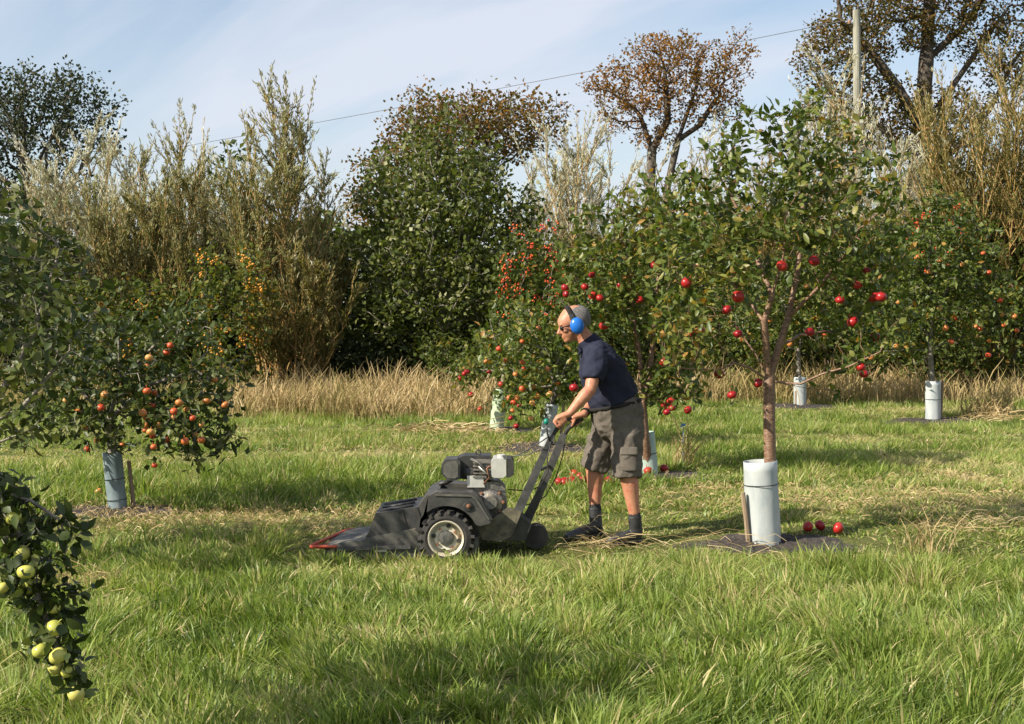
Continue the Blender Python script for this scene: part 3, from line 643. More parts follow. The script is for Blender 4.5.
# the big alder in the middle
YC = 26.5
bg_tree('alder_tree', 'broad dark green alder rising above the dry grass', 'tree', 440, YC, 1.2,
        [px_ell(440, 250, 88, 130, YC, 1.7), px_ell(400, 300, 62, 85, YC, 1.5), px_ell(490, 280, 70, 100, YC, 1.5), px_ell(458, 185, 42, 55, YC, 1.0), px_ell(352, 250, 16, 22, YC, .4, 4), px_ell(372, 195, 18, 26, YC, .4, 4), px_ell(415, 140, 16, 26, YC, .4, 3), px_ell(445, 118, 13, 30, YC, .3, 3), px_ell(492, 160, 18, 30, YC, .4, 4), px_ell(532, 215, 20, 30, YC, .5, 4), px_ell(345, 330, 18, 22, YC, .5, 4), px_ell(430, 345, 90, 40, YC, 1.4), px_ell(395, 200, 40, 50, YC, .9)],
        2100, 0.13, (0.105, 0.078), 'alder_leaf', 'grey_bark', 101, step=0.18, dk=0.22, per=15, scatter=0.13, shift=0.16, rthr=3.0)
YB = 36
bg_tree('beech_tree', 'rust and green beech showing above the alder crown', 'tree', 470, YB, 3.0,
        [px_ell(445, 145, 70, 52, YB, 1.8), px_ell(505, 125, 55, 42, YB, 1.6), px_ell(388, 190, 44, 50, YB, 1.4), px_ell(360, 215, 24, 30, YB, 1.), px_ell(545, 122, 32, 32, YB, 1.0), px_ell(425, 120, 34, 32, YB, 1.), px_ell(480, 110, 34, 26, YB, 1.)],
        2000, 0.2, (0.10, 0.074), 'rust_leaf', 'dark_bark', 103, step=.22, dk=.26, per=13, scatter=.16, shift=0.22, rthr=3.4)
YD = 38
lt = onground(650, YD)
bg_tree('copper_tree', 'sparse copper-leaved tree with twin bare trunks against the sky', 'tree', 650, YD, 1.0,
        [px_ell(640, 85, 48, 38, YD, 1.3), px_ell(695, 70, 50, 38, YD, 1.3), px_ell(735, 55, 25, 25, YD, .7), px_ell(620, 110, 30, 30, YD, .8), px_ell(715, 110, 35, 25, YD, 1.0), px_ell(665, 50, 40, 20, YD, 1.), px_ell(650, 135, 30, 15, YD, .8), px_ell(675, 90, 38, 40, YD, 1.0), px_ell(600, 85, 18, 18, YD, .5, 4)],
        1900, 0.17, (0.085, 0.062), 'copper_leaf', 'dark_bark', 107, step=0.17, dk=0.2, per=9, scatter=0.09, rthr=2.3, r_tip=0.008,
        limbs=[[lt + [0.02, 0, 1.0]] + px_line([(648, 230), (651, 180), (652, 150), (640, 115)], YD), [lt + [0.02, 0, 1.0]] + px_line([(660, 230), (668, 185), (678, 140), (692, 100)], YD),
               px_line([(652, 150), (668, 120), (665, 80)], YD), px_line([(678, 140), (700, 125), (715, 100)], YD), px_line([(668, 185), (685, 165), (690, 162)], YD)])
YO = 35
ot = onground(915, YO)
bg_tree('oak_tree', 'tall dark oak with open spreading limbs and browning leaves', 'tree', 915, YO, 1.0,
        [px_ell(838, 55, 48, 42, YO, 1.5, 24), px_ell(880, 20, 60, 40, YO, 2.0, 24), px_ell(860, 115, 60, 45, YO, 1.5, 26), px_ell(950, 10, 70, 45, YO, 1.8), px_ell(925, 125, 70, 45, YO, 1.6), px_ell(900, -60, 110, 50, YO, 2.5), px_ell(1010, 40, 50, 60, YO, 1.6), px_ell(830, 95, 40, 40, YO, 1.)],
        3000, 0.32, (0.092, 0.066), 'rust_leaf', 'dark_bark', 109, step=0.2, dk=0.24, per=12, scatter=0.12, rthr=2.6, r_tip=0.009, shift=0.04,
        limbs=[[ot + [0.02, 0, 1.0]] + px_line([(920, 200), (922, 130), (927, 60), (930, 0), (925, -50)], YO), px_line([(922, 130), (950, 90), (985, 40), (1010, 5)], YO),
               px_line([(922, 130), (900, 90), (870, 50), (850, 30)], YO), px_line([(920, 165), (885, 130), (850, 110)], YO), px_line([(927, 60), (960, 30), (990, -10)], YO), px_line([(920, 180), (955, 150), (990, 110), (1015, 60)], YO)])
YL = 38
bg_tree('oak_tree', 'dense dark oak standing over the silver willows', 'tree', 40, YL, 2.5,
        [px_ell(20, 130, 60, 55, YL, 1.8), px_ell(70, 115, 45, 38, YL, 1.5), px_ell(40, 95, 50, 30, YL, 1.4), px_ell(95, 135, 28, 22, YL, 1.0), px_ell(-40, 130, 70, 60, YL, 2.0), px_ell(30, 200, 70, 50, YL, 1.6), px_ell(112, 145, 16, 8, YL, .4, 3), px_ell(98, 98, 24, 9, YL, .6, 4), px_ell(68, 76, 30, 9, YL, .7, 4), px_ell(15, 75, 28, 9, YL, .7, 4), px_ell(105, 120, 22, 7, YL, .5, 3)],
        2300, 0.3, (0.105, 0.078), 'oak_leaf', 'dark_bark', 113, step=.22, dk=.27, per=12, scatter=0.14, rthr=3.0, shift=.1)
YG = 31
bg_tree('alder_tree', 'narrow dark green alder between two willows', 'tree', 225, YG, 1.5, [px_ell(225, 200, 32, 55, YG, .9), px_ell(215, 260, 40, 55, YG, 1.0), px_ell(232, 165, 20, 25, YG, .5)],
        500, 0.1, (0.16, 0.10), 'alder_leaf', 'dark_bark', 127, per=14, scatter=.18, shift=-.1, rthr=3.0)
bg_tree('alder_tree', 'low dark alder close against the broad alder', 'tree', 330, 29, 1.2, [px_ell(325, 270, 40, 65, 29, 1.0), px_ell(345, 320, 35, 50, 29, .9), px_ell(300, 330, 35, 45, 29, .9)],
        550, 0.09, (0.15, 0.10), 'alder_leaf', 'dark_bark', 131, per=13, scatter=.17, shift=-0.1, rthr=3.0)

def willow(label, px, Y, top, hw, lm, seed, stems=8, shoots=16, base_spread=0.25, leaves=62, lean=0.0, low=0.22, leafL=0.095, leafW=0.021, twig='amber_twig', group='willows behind the orchard', peak=1.0, wide_top=1.15):
    rng = np.random.RandomState(seed); b = onground(px, Y); s = Y / F; shoots = int(shoots * 0.85); stems = int(stems * 1.7)
    h = P(px, top, Y)[2] - b[2]; hw = hw * s
    root = empty('willow_tree', b); tag(root, label, 'willow', group)
    bm_paths = []; shoot_paths = []
    for k in range(stems):
        a = 6.28 * (k + rng.rand() * .7) / stems; rr = hw * (0.25 + 0.75 * math.sqrt(rng.rand())); hh = h * (1.0 if k == 0 else rng.uniform(0.48, 0.93)) * (1 - 0.15 * (rr / hw) ** 2)
        if k == 0: rr = hw * 0.1
        p0 = b + np.array([math.cos(a), math.sin(a), 0]) * base_spread * rng.rand()
        p3 = b + np.array([math.cos(a) * rr * wide_top + lean * hh, math.sin(a) * rr * wide_top, hh])
        p1 = p0 * 0.72 + p3 * 0.28 + np.array([math.cos(a), math.sin(a), 0]) * rr * 0.18; p2 = p0 * 0.35 + p3 * 0.65 + np.array([math.cos(a), math.sin(a), 0]) * rr * 0.2 + rng.normal(0, .06, 3)
        ts = np.linspace(0, 1, 11)[:, None]
        path = (1 - ts) ** 3 * p0 + 3 * ts * (1 - ts) ** 2 * p1 + 3 * ts * ts * (1 - ts) * p2 + ts ** 3 * p3
        path[1:-1] += rng.normal(0, 0.025, (9, 3)); bm_paths.append((path, 0.034 * rng.uniform(.5, 1.1), 0.004))
        for j in range(shoots):
            t = low + (0.97 - low) * rng.rand() ** 0.75; q = path[0] * 0 + np.array([np.interp(t * 10, np.arange(11), path[:, c]) for c in range(3)])
            L = h * rng.uniform(0.12, 0.36) * (1.1 - 0.55 * t)
            az = rng.rand() * 6.28; o = np.array([math.cos(az), math.sin(az), 0]); d = nrm(np.array([0, 0, 1.0]) + o * rng.uniform(.25, 1.0) * (1.15 - 0.5 * t) + np.array([lean, 0, 0]))
            bend = np.array([0, 0, rng.uniform(-.12, .25)]) * L
            pts = np.array([q + d * L * u + bend * u * u + rng.normal(0, .008, 3) for u in np.linspace(0, 1, 5)]); shoot_paths.append(pts); bm_paths.append((pts, 0.011, 0.004))
            if rng.rand() < 0.5:
                q2 = pts[2]; az2 = rng.rand() * 6.28; d2 = nrm(d + 0.6 * np.array([math.cos(az2), math.sin(az2), 0.2]))
                pts2 = np.array([q2 + d2 * L * 0.6 * u for u in np.linspace(0, 1, 4)]); shoot_paths.append(pts2); bm_paths.append((pts2, 0.006, 0.003))
        shoot_paths.append(path[7:])
    nodes = []; par = []; rad = []
    for pth, r0, r1 in bm_paths:
        for i, p in enumerate(pth): nodes.append(p); par.append(-1 if i == 0 else len(nodes) - 2); rad.append(r0 + (r1 - r0) * (i / (len(pth) - 1)) ** 0.8)
    v, f = tube_mesh(np.array(nodes), np.array(par), np.array(rad), 4)
    np_mesh('trunk', v, [f], M[twig], root, smooth=True)
    P0 = []; D0 = []; TT = []; UU = []
    for sp in shoot_paths:
        k = int(leaves * .8 * rng.uniform(.7, 1.2)); t = rng.rand(k) * (len(sp) - 1); i = np.minimum(t.astype(int), len(sp) - 2); fr = (t - i)[:, None]
        P0.append(sp[i] * (1 - fr) + sp[i + 1] * fr); dd = nrm(sp[i + 1] - sp[i]); D0.append(dd); TT.append(np.full(k, rng.normal(0, .13))); UU.append(t / (len(sp) - 1))
    P0 = np.concatenate(P0); D0 = np.concatenate(D0); TT = np.concatenate(TT); UU = np.concatenate(UU); n = len(P0)
    D = nrm(D0 + rng.normal(0, .34, D0.shape)); L = leafL * np.exp(rng.normal(0, .25, n)); Wd = leafW * np.exp(rng.normal(0, .2, n))
    lv, lf, k = leaf_cloud(P0 + rng.normal(0, .02, P0.shape), D, L, Wd, rng, KITE, 0.1)
    hrel = (P0[:, 2] - b[2]) / h
    tint = np.clip(rng.rand(n) * 0.55 + TT + (0.12 + 0.36 * sstep(0.4, 1.0, UU)) * sstep(0.30, 0.95, hrel) + 0.05, 0, 1)
    np_mesh('crown', lv, lf, M[lm], root, tint=np.repeat(tint, k)); TRI[0] += 2 * n + len(f) * 2
    return root
willow('silvery willow leaning out beneath the dense dark oak', 85, 27, 105, 50, 'pale_leaf', 201, stems=9, shoots=22)
willow('tawny willow with fine arching amber shoots', 160, 26, 128, 75, 'willow_leaf', 203, stems=13, shoots=26, lean=0.06, leaves=60)
willow('silver-tipped willow between the tawny and the pointed willows', 190, 27.5, 130, 45, 'pale_leaf', 205, stems=8, shoots=18, lean=0.04)
willow('tall narrow willow with a pointed silvery top', 272, 25.5, 85, 46, 'willow_leaf', 207, stems=9, shoots=20)
willow('thin upright willow between the pointed willow and broad alder', 318, 26.5, 150, 30, 'willow_leaf', 209, stems=5, shoots=16)
willow('tawny willow with bare lower stems in the dry grass', 300, 24.5, 235, 55, 'amber_leaf', 211, stems=10, shoots=16, leaves=48)
willow('white-leaved willow beside the broad alder', 560, 29, 92, 40, 'pale_leaf', 213, stems=8, shoots=15, low=.3, leaves=52)
willow('white-leaved willow before the copper tree', 605, 30, 112, 42, 'pale_leaf', 215, stems=8, shoots=14, low=.3, leaves=52)
willow('white-leaved willow under the copper crown', 700, 30, 120, 48, 'pale_leaf', 217, stems=8, shoots=12, low=.3, leaves=50)
willow('slim pale willow shooting up next to the wooden pole', 828, 29, 55, 32, 'pale_leaf', 219, stems=7, shoots=18, low=.3)
willow('low pale willow between wooden pole and amber willow', 895, 28, 100, 40, 'pale_leaf', 221, stems=8, shoots=16, low=.3)
willow('dense amber-stemmed willow below the oak limbs', 995, 25.5, 42, 70, 'amber_leaf', 223, stems=15, shoots=30, leaves=58)
willow('wispy amber willow rising behind the orange apple tree', 950, 26.5, 150, 45, 'amber_leaf', 225, stems=9, shoots=18)
willow('amber willow hidden behind the red-brown apple tree', 770, 27, 150, 50, 'amber_leaf', 227, stems=9, shoots=18, low=.3)

def shrub(label, px, Y, top, hw, lm, seed, n=420, per=15, leaf=(0.095, 0.065), bm=None, nb=0, br=0.022, kind='hedge_shrub', bark='dark_bark', shift=0.0, bregion=None, bspread=0.05, bper=12):
    s = Y / F; b = onground(px, Y); h = P(px, top, Y)[2] - b[2]; w = hw * s
    ells = [(b + [0, 0, h * .5], (w, min(w, 1.2), h * .45), 3), (b + [-w * .4, 0, h * .65], (w * .6, .7, h * .33), 1.3), (b + [w * .35, 0, h * .7], (w * .55, .7, h * .3), 1.3), (b + [0, 0, h * .25], (w * .9, .9, h * .22), 1.5)]
    t = make_tree(kind, label, 'shrub', b, [[b, b + [0, 0, h * .2]], [b, b + [w * .3, 0, h * .3]], [b, b + [-w * .3, 0, h * .3]]], ells, n, 0.16, 0.24, 0.05, 0.005, leaf, M[lm], M[bark], seed,
                  leaves_per=per, rthr=2.6, scatter=0.13, di=6.0, tint_shift=shift, zmin=0.15, group='shrubs of the hedge', wob=0.25)
    if bm:
        rng = np.random.RandomState(seed + 1); nodes, rad, par = t[1], t[2], t[3]
        c = np.where(rad < 0.012)[0]; c = c[nodes[c, 1] < b[1] + 0.1]
        if bregion:
            x0, y0, x1, y1 = bregion; q = nodes[c]; pxs = 512 + F * q[:, 0] / q[:, 1]; pys = HORIZ + F * (CAMZ - q[:, 2]) / q[:, 1]
            c = c[(pxs > x0) & (pxs < x1) & (pys > y0) & (pys < y1)]
        if len(c):
            c = rng.choice(c, min(nb, len(c)), replace=False); berries(t[0], nodes[c] + [0, -.06, 0], M[bm], br, rng, bper, bspread)
    return t
shrub('dark shrub with orange berries below the tawny willow', 115, 23.5, 270, 80, 'shrub_leaf', 301, n=650, bm='orange_berry', nb=20, bregion=(60, 300, 190, 370))
shrub('yellowing shrub studded with orange berries', 232, 23, 235, 48, 'shrub_leaf', 303, n=520, bm='orange_berry', nb=24, shift=.15)
shrub('dark leafy shrub at the hedge foot under the oak', 30, 24.5, 215, 70, 'oak_leaf', 305, n=600, shift=.2)
shrub('dark shrub in the gap below the narrow alder', 190, 26.5, 265, 55, 'oak_leaf', 307, n=450)
shrub('dark shrub behind the bare willow stems', 290, 27, 280, 60, 'oak_leaf', 309, n=500)
shrub('bright green shrub at the foot of the broad alder', 470, 24.8, 330, 60, 'shrub_leaf', 311, n=420)
shrub('red-berried rowan just beyond the man\'s head', 535, 22.5, 218, 42, 'shrub_leaf', 313, n=520, bm='red_berry', nb=44, bregion=(495, 228, 580, 320), kind='rowan_shrub', bark='grey_bark', br=0.020, bspread=0.05, bper=9)
shrub('leafy green shrub behind the spreading apple tree', 610, 25.5, 225, 60, 'shrub_leaf', 315, n=560)
shrub('lime green shrub seen under the red-brown tree', 740, 25.5, 262, 62, 'shrub_leaf', 317, n=560, shift=.1)
shrub('green shrub between the pole and the red-brown tree', 840, 26, 215, 60, 'shrub_leaf', 319, n=560)
shrub('red-berried rowan behind the orange apple tree', 935, 24.5, 195, 48, 'shrub_leaf', 321, n=560, bm='red_berry', nb=20, bregion=(900, 205, 960, 270), kind='rowan_shrub', br=0.02)
shrub('dark shrub at the foot of the amber willow', 1000, 25, 225, 65, 'shrub_leaf', 323, n=600, shift=-.05)
shrub('dark shrub filling the hedge behind the white willows', 665, 27.5, 255, 60, 'oak_leaf', 325, n=480)
shrub('dark shrub low in the hedge behind the rowan', 545, 27.5, 265, 45, 'oak_leaf', 327, n=420)
shrub('dark shrub deep in the hedge below the pole', 890, 28, 200, 65, 'oak_leaf', 329, n=560)
shrub('dark shrub low behind the lime green shrub', 775, 28, 260, 60, 'oak_leaf', 331, n=450)
shrub('low dark shrub beneath the broad alder', 375, 26, 330, 55, 'oak_leaf', 333, n=400)

# dark undergrowth that closes the hedge
rg = np.random.RandomState(77); n = 38000
pxs = rg.uniform(-90, 1110, n); Yd = rg.uniform(28.5, 32.0, n); xs = (pxs - 512) / F * Yd
topz = 1.9 + 1.3 * vnoise(xs * .45 + 11, Yd * .25) + .7 * vnoise(xs * 1.4, Yd * .6 + 4)
zs = topz * (1 - rg.rand(n) ** 1.6)
pos = np.stack([xs, Yd, zs + gz(xs, Yd)], 1); d = nrm(rg.normal(0, 1, (n, 3)) + [0, 0, .3])
lv, lf, k = leaf_cloud(pos, d, 0.18 * np.exp(rg.normal(0, .25, n)), .13 * np.exp(rg.normal(0, .2, n)), rg, KITE, .5)
ob = np_mesh('undergrowth', lv, lf, M['alder_leaf'], tint=np.repeat(np.clip(rg.rand(n) * .6 - .05, 0, 1), k)); tag(ob, 'dark tangle of undergrowth closing the foot of the hedge', 'undergrowth', kind='stuff')

# pole and cable
YP = 32.0
pb = onground(860, YP); ptop = P(856.5, 10, YP)
root = empty('utility_pole', pb); tag(root, 'weathered wooden utility pole rising out of the hedge', 'pole')
M['pole'] = mat('pole_wood', (0.20, 0.19, 0.14), (0.36, 0.34, 0.27), 6, 0.85, bump=0.4, stretch=(3, 3, .3))
bm = bmesh.new(); bm_tube(bm, [pb - [0, 0, .3], pb * .5 + ptop * .5, ptop], [0.11, 0.10, 0.085], 14); bm_obj('shaft', bm, M['pole'], root, smooth=False)
bm = bmesh.new(); bm_lathe(bm, ptop + [-.16, -.02, -.28], [(-.05, .03), (-.03, .05), (0, .035), (.03, .05), (.06, .02)], 'z', 10); bm_obj('insulator', bm, mat('insulator_glaze', (.25, .14, .08), None, 5, .25), root, smooth=True)
bm = bmesh.new(); bm_tube(bm, [ptop + [0, -.02, -.33], ptop + [-.16, -.02, -.33]], .015, 6); bm_obj('bracket', bm, M['dark_bark'], root)
A_ = ptop + [-.16, -.02, -.22]; B_ = P(-420, 235, 62.0); mid = []
for i in range(41):
    t = i / 40; p = A_ * (1 - t) + B_ * t; p = p - np.array([0, 0, 1]) * 1.0 * 4 * t * (1 - t) * 0.45; mid.append(p)
bm = bmesh.new(); bm_tube(bm, mid, 0.007, 5); c = bm_obj('power_cable', bm, M['tie']); tag(c, 'thin overhead cable running across the sky to the wooden pole', 'cable')

# ------------------------------------------------------------------ grass
def height_at(x, y):
    n1 = vnoise(x * .9 + 3, y * .9); n2 = vnoise(x * 2.6, y * 2.6 + 9)
    e = 0.35 * (vnoise(x * .55 + 7, y * .3) - .5) * sstep(9.6, 11, y)
    yl = y + e
    left = np.where(yl < 8.7, .135, np.where(yl < 9.45, .10, np.where(yl < 11.0, .035, np.where(yl < 14.3, .125, np.where(yl < 15.8, .045, np.where(yl < 17.6, .10, np.where(yl < 18.6, .05, .12)))))))
    left = np.where((x < -1.6) & (yl > 8.6) & (yl < 9.9), .13, left)
    right = np.where(yl < 9.2, .125, np.where(yl < 9.5, .08, np.where(yl < 12.6, .04, np.where(yl < 16.3, .09, np.where(yl < 17.6, .05, np.where(yl < 21, .10, np.where(yl < 22.2, .05, .11)))))))
    s = sstep(0.3, 1.4, x); h = left * (1 - s) + right * s
    return h * 0.78 * (0.40 + 0.7 * n1 + 0.6 * n2)
def in_patch(x, y, k=1.0):
    m = np.zeros(len(x), bool)
    for cx, cy, rx, ry in PATCH: m |= ((x - cx) / (rx * k)) ** 2 + ((y - cy) / (ry * k)) ** 2 < 0.25 + 0.85 * vnoise(x * 8, y * 8)
    return m
def blades(name, label, y0, y1, dens, clump, wid, seg, seed, m='grass', hmul=1.0):
    rng = np.random.RandomState(seed); half = 0.366; mg = 0.5
    area = (y1 - y0) * (2 * (half * (y0 + y1) / 2 + mg)); nc = int(area * dens / clump)
    cy = y0 + (y1 - y0) * rng.rand(nc * 2); cx = (rng.rand(nc * 2) * 2 - 1) * (half * y1 + mg); ok = np.abs(cx) < half * cy + mg; cx, cy = cx[ok][:nc], cy[ok][:nc]
    k = np.repeat(np.arange(len(cx)), clump); n = len(k); sp = 0.045 * (0.6 + 0.8 * rng.rand(len(cx)))
    ox = rng.normal(0, 1, n) * sp[k]; oy = rng.normal(0, 1, n) * sp[k]; x = cx[k] + ox; y = cy[k] + oy
    ok = ~in_patch(x, y); x, y, ox, oy, k = x[ok], y[ok], ox[ok], oy[ok], k[ok]; n = len(x)
    ch = np.exp(rng.normal(0, .30, len(cx)))
    # clumps gather into tussocks: taller in the middle, falling outwards
    ts = 0.30; gi = np.floor(cx / ts).astype(int); gj = np.floor(cy / ts).astype(int)
    bx = np.full(len(cx), 9.0); tx = np.zeros(len(cx)); ty = np.zeros(len(cx)); tid = np.zeros(len(cx))
    for a_ in (-1, 0, 1):
        for b_ in (-1, 0, 1):
            ii, jj = gi + a_, gj + b_; qx = (ii + _tab[ii % 64, jj % 64]) * ts; qy = (jj + _tab[(jj + 17) % 64, (ii + 5) % 64]) * ts
            dd = np.hypot(cx - qx, cy - qy); m_ = dd < bx; bx[m_] = dd[m_]; tx[m_] = (cx - qx)[m_]; ty[m_] = (cy - qy)[m_]; tid[m_] = _tab[(ii * 3 + 1) % 64, (jj * 7 + 2) % 64][m_]
    ch *= (1.28 - 2.6 * np.minimum(bx, .28)) * (0.75 + 0.5 * tid)
    hm = height_at(x, y)
    h = np.minimum(hm * ch[k] * np.exp(rng.normal(0, .25, n)) * hmul, hm * 1.9)
    # lean: outward of the clump + a patchy prevailing lean
    w1 = vnoise(x * .8 + 20, y * .8) * 6.28 * 1.5
    lx = ox * 7 + tx[k] * 3.4 + .25 * np.cos(w1) + rng.normal(0, .28, n); ly = oy * 7 + ty[k] * 3.4 + .25 * np.sin(w1) + rng.normal(0, .28, n)
    short = sstep(.085, .04, hm); lx *= 1 + 1.2 * short; ly *= 1 + 1.2 * short
    lod = np.hypot(lx, ly); lim = np.minimum(1, 1.5 / np.maximum(lod, 1e-3)); lx *= lim; ly *= lim
    base = np.stack([x, y, gz(x, y) - .004], 1)
    w = wid * np.exp(rng.normal(0, .28, n)) * (0.75 + 0.5 * rng.rand(n)); a = rng.rand(n) * 3.14; sd = np.stack([np.cos(a), np.sin(a), np.zeros(n)], 1)
    vs = []; curl = rng.uniform(.4, 1.3, n)
    for i in range(seg + 1):
        t = i / seg; bend = t * (0.35 + 0.65 * t * curl)
        c = base + np.stack([lx * h * bend, ly * h * bend, h * (t - 0.30 * t * t * np.minimum(1.3, np.hypot(lx, ly)) * curl)], 1)
        ww = w * (1 - 0.25 * t) * (1 if i < seg else 0)
        if i < seg: vs += [c - sd * ww[:, None] / 2, c + sd * ww[:, None] / 2]
        else: vs.append(c)
    K = 2 * seg + 1; v = np.stack(vs, 1).reshape(-1, 3); o = (np.arange(n) * K)[:, None]
    q = np.concatenate([o + np.array([2 * i, 2 * i + 1, 2 * i + 3, 2 * i + 2]) for i in range(seg - 1)], 0) if seg > 1 else np.zeros((0, 4), int)
    t3 = o + np.array([2 * seg - 2, 2 * seg - 1, 2 * seg])
    big = vnoise(x * .7 + 40, y * .7); med = vnoise(x * 3.1, y * 3.1 + 30); ct = rng.normal(0, .15, len(cx))
    tint = 0.40 + 0.34 * (big - .5) + 0.24 * (med - .5) + ct[k] + .16 * (tid[k] - .5) + rng.normal(0, .11, n) + 0.20 * short
    dry = rng.rand(n) < 0.07 + 0.16 * short + 0.10 * (med > .72); tint[dry] = rng.uniform(.75, 1.0, dry.sum())
    tint = np.clip(tint, 0, 1)
    ob = np_mesh(name, v, [q, t3], M[m], tint=np.repeat(tint, K)); tag(ob, label, 'grass', kind='stuff'); TRI[0] += n * (2 * (seg - 1) + 1)
blades('grass', 'long lush grass in front of the mower', 4.7, 9.7, 4300, 14, .0070, 3, 1)
blades('grass', 'mown and uneven grass round the mower and apple trees', 9.6, 15.5, 2150, 14, .0096, 2, 2)
blades('grass', 'rough grass running back to the hedge', 15.4, 26.0, 1300, 12, .014, 1, 3)

def stalks(name, label, spots, seed, n_each, h, wid, spread, lean=0.25, heads=True, m='dry', shift=0.0):
    """tall dry grass stems, with feathery heads"""
    rng = np.random.RandomState(seed); B = np.repeat(np.asarray(spots, float), n_each, 0); n = len(B)
    B[:, 0] += rng.normal(0, spread, n); B[:, 1] += rng.normal(0, spread, n); B[:, 2] = gz(B[:, 0], B[:, 1])
    hh = h * np.exp(rng.normal(0, .38, n)) * (.55 + .9 * vnoise(B[:, 0] * 1.1 + 5, B[:, 1] * 1.1)); hh = np.minimum(hh, h * (0.9 + 1.5 * rng.rand(n) ** 2)); lx = rng.normal(0.05, lean, n); ly = rng.normal(0, lean, n); a = rng.rand(n) * 3.14; sd = np.stack([np.cos(a), np.sin(a), np.zeros(n)], 1)
    vs = []; seg = 3; w = wid * (0.7 + .6 * rng.rand(n))
    for i in range(seg + 1):
        t = i / seg; c = B + np.stack([lx * hh * t * t, ly * hh * t * t, hh * t * (1 - .12 * t)], 1)
        ww = w * (1.0 if i < 2 else (1.5 if heads and i == 2 else .5)); vs += [c - sd * ww[:, None] / 2, c + sd * ww[:, None] / 2]
    K = 8; v = np.stack(vs, 1).reshape(-1, 3); o = (np.arange(n) * K)[:, None]
    q = np.concatenate([o + np.array([2 * i, 2 * i + 1, 2 * i + 3, 2 * i + 2]) for i in range(seg)], 0)
    tint = np.clip(.46 + rng.normal(0, .2, n) + .5 * (vnoise(B[:, 0] * 1.6, B[:, 1] * 1.6 + 50) - .5) + shift, 0, 1)
    ob = np_mesh(name, v, [q], M[m], tint=np.repeat(tint, K)); tag(ob, label, 'grass', kind='stuff'); TRI[0] += n * 6
rg = np.random.RandomState(9)
sp = [onground(rg.uniform(225, 492), rg.uniform(19.8, 24.5)) for _ in range(430)]
stalks('dry_grass', 'tall straw-coloured grass along the foot of the broad alder', sp, 1, 20, .40, .009, .14, lean=.32)
sp = [onground(rg.uniform(640, 1060), rg.uniform(23.0, 27.0)) for _ in range(420)]
stalks('dry_grass', 'tall straw-coloured grass along the hedge behind the guards', sp, 2, 20, .44, .010, .16, lean=.32)
sp = [onground(rg.uniform(-40, 260), rg.uniform(21, 25)) for _ in range(120)]
stalks('dry_grass', 'sparse dry grass in the shade behind the laden tree', sp, 3, 20, .5, .010, .2, shift=-.2)
for i, (px, py, n, h, sprd, lab) in enumerate([(684, 468, 70, .34, .05, 'pale dry tuft standing under the spreading apple tree'), (985, 418, 200, .42, .17, 'straw-coloured tuft beside the ground by the two-tie guard'),
                                               (1000, 416, 120, .45, .12, 'straw-coloured tuft leaning at the edge of the rough grass'), (925, 556, 60, .26, .10, 'thin dry tuft among the long lush grass')]):
    g = G(px, py); stalks('dry_grass_tuft', lab, [g], 20 + i, n, h, .006 if i in (0, 3) else .009, sprd, lean=.35)
# lying straw and clippings
def straw(label, spots, seed, n, L, wid, spread, hz=.05):
    rng = np.random.RandomState(seed); B = np.repeat(np.asarray(spots, float), n, 0); k = len(B); B[:, :2] += rng.normal(0, 1, (k, 2)) * np.asarray(spread)
    B[:, 2] = gz(B[:, 0], B[:, 1]) + np.abs(rng.normal(.03, hz, k)) * np.exp(-((B[:, 0] - np.repeat(np.asarray(spots)[:, 0], n)) / spread[0]) ** 2 * .5)
    a = rng.rand(k) * 6.28; el = rng.normal(0.05, .22, k); d = np.stack([np.cos(a) * np.cos(el), np.sin(a) * np.cos(el), np.sin(el)], 1); ll = L * np.exp(rng.normal(0, .35, k))[:, None]
    s = np.stack([-np.sin(a), np.cos(a), np.zeros(k)], 1) * .3 + np.array([0, 0, .9]); s = nrm(s) * wid / 2
    m_ = B + d * ll * .5 + np.array([0, 0, 1]) * (rng.rand(k, 1) * .04); e = B + d * ll
    v = np.stack([B - s, B + s, m_ - s, m_ + s, e - s * .6, e + s * .6], 1).reshape(-1, 3); o = (np.arange(k) * 6)[:, None]
    ob = np_mesh('straw', v, [np.concatenate([o + np.array([0, 1, 3, 2]), o + np.array([2, 3, 5, 4])])], M['dry'], tint=np.repeat(np.clip(rng.normal(.62, .2, k), 0, 1), 6)); tag(ob, label, 'straw', kind='stuff'); TRI[0] += 4 * k
straw('pile of pale cut straw behind the man\'s rear foot', [G(610, 551)], 31, 110, .16, .004, (.20, .10))
straw('dead twigs and straw against the wide pale guard', [G(785, 565), G(700, 549)], 32, 45, .2, .004, (.26, .08))
straw('mound of dry cut grass in the long grass', [G(950, 530), G(985, 527)], 33, 110, .10, .0045, (.20, .12), .05)
straw('patch of pale clippings beside the long grass edge', [G(75, 588)], 34, 170, .13, .006, (.18, .12))
straw('heap of pale clippings by the yellow-green guard', [G(440, 434), G(455, 432)], 35, 170, .22, .011, (.45, .30))
straw('brown molehill of clippings by the dry tuft', [G(1000, 421)], 36, 180, .16, .010, (.3, .2), .07)
rows = [G(rg.uniform(20, 420), rg.uniform(508, 532)) for _ in range(60)] + [G(rg.uniform(650, 1020), rg.uniform(478, 515)) for _ in range(70)] + [G(rg.uniform(230, 520), rg.uniform(438, 452)) for _ in range(50)]
straw('thin scatter of dry clippings over the mown strips', rows, 37, 40, .05, .006, (.5, .3), .015)

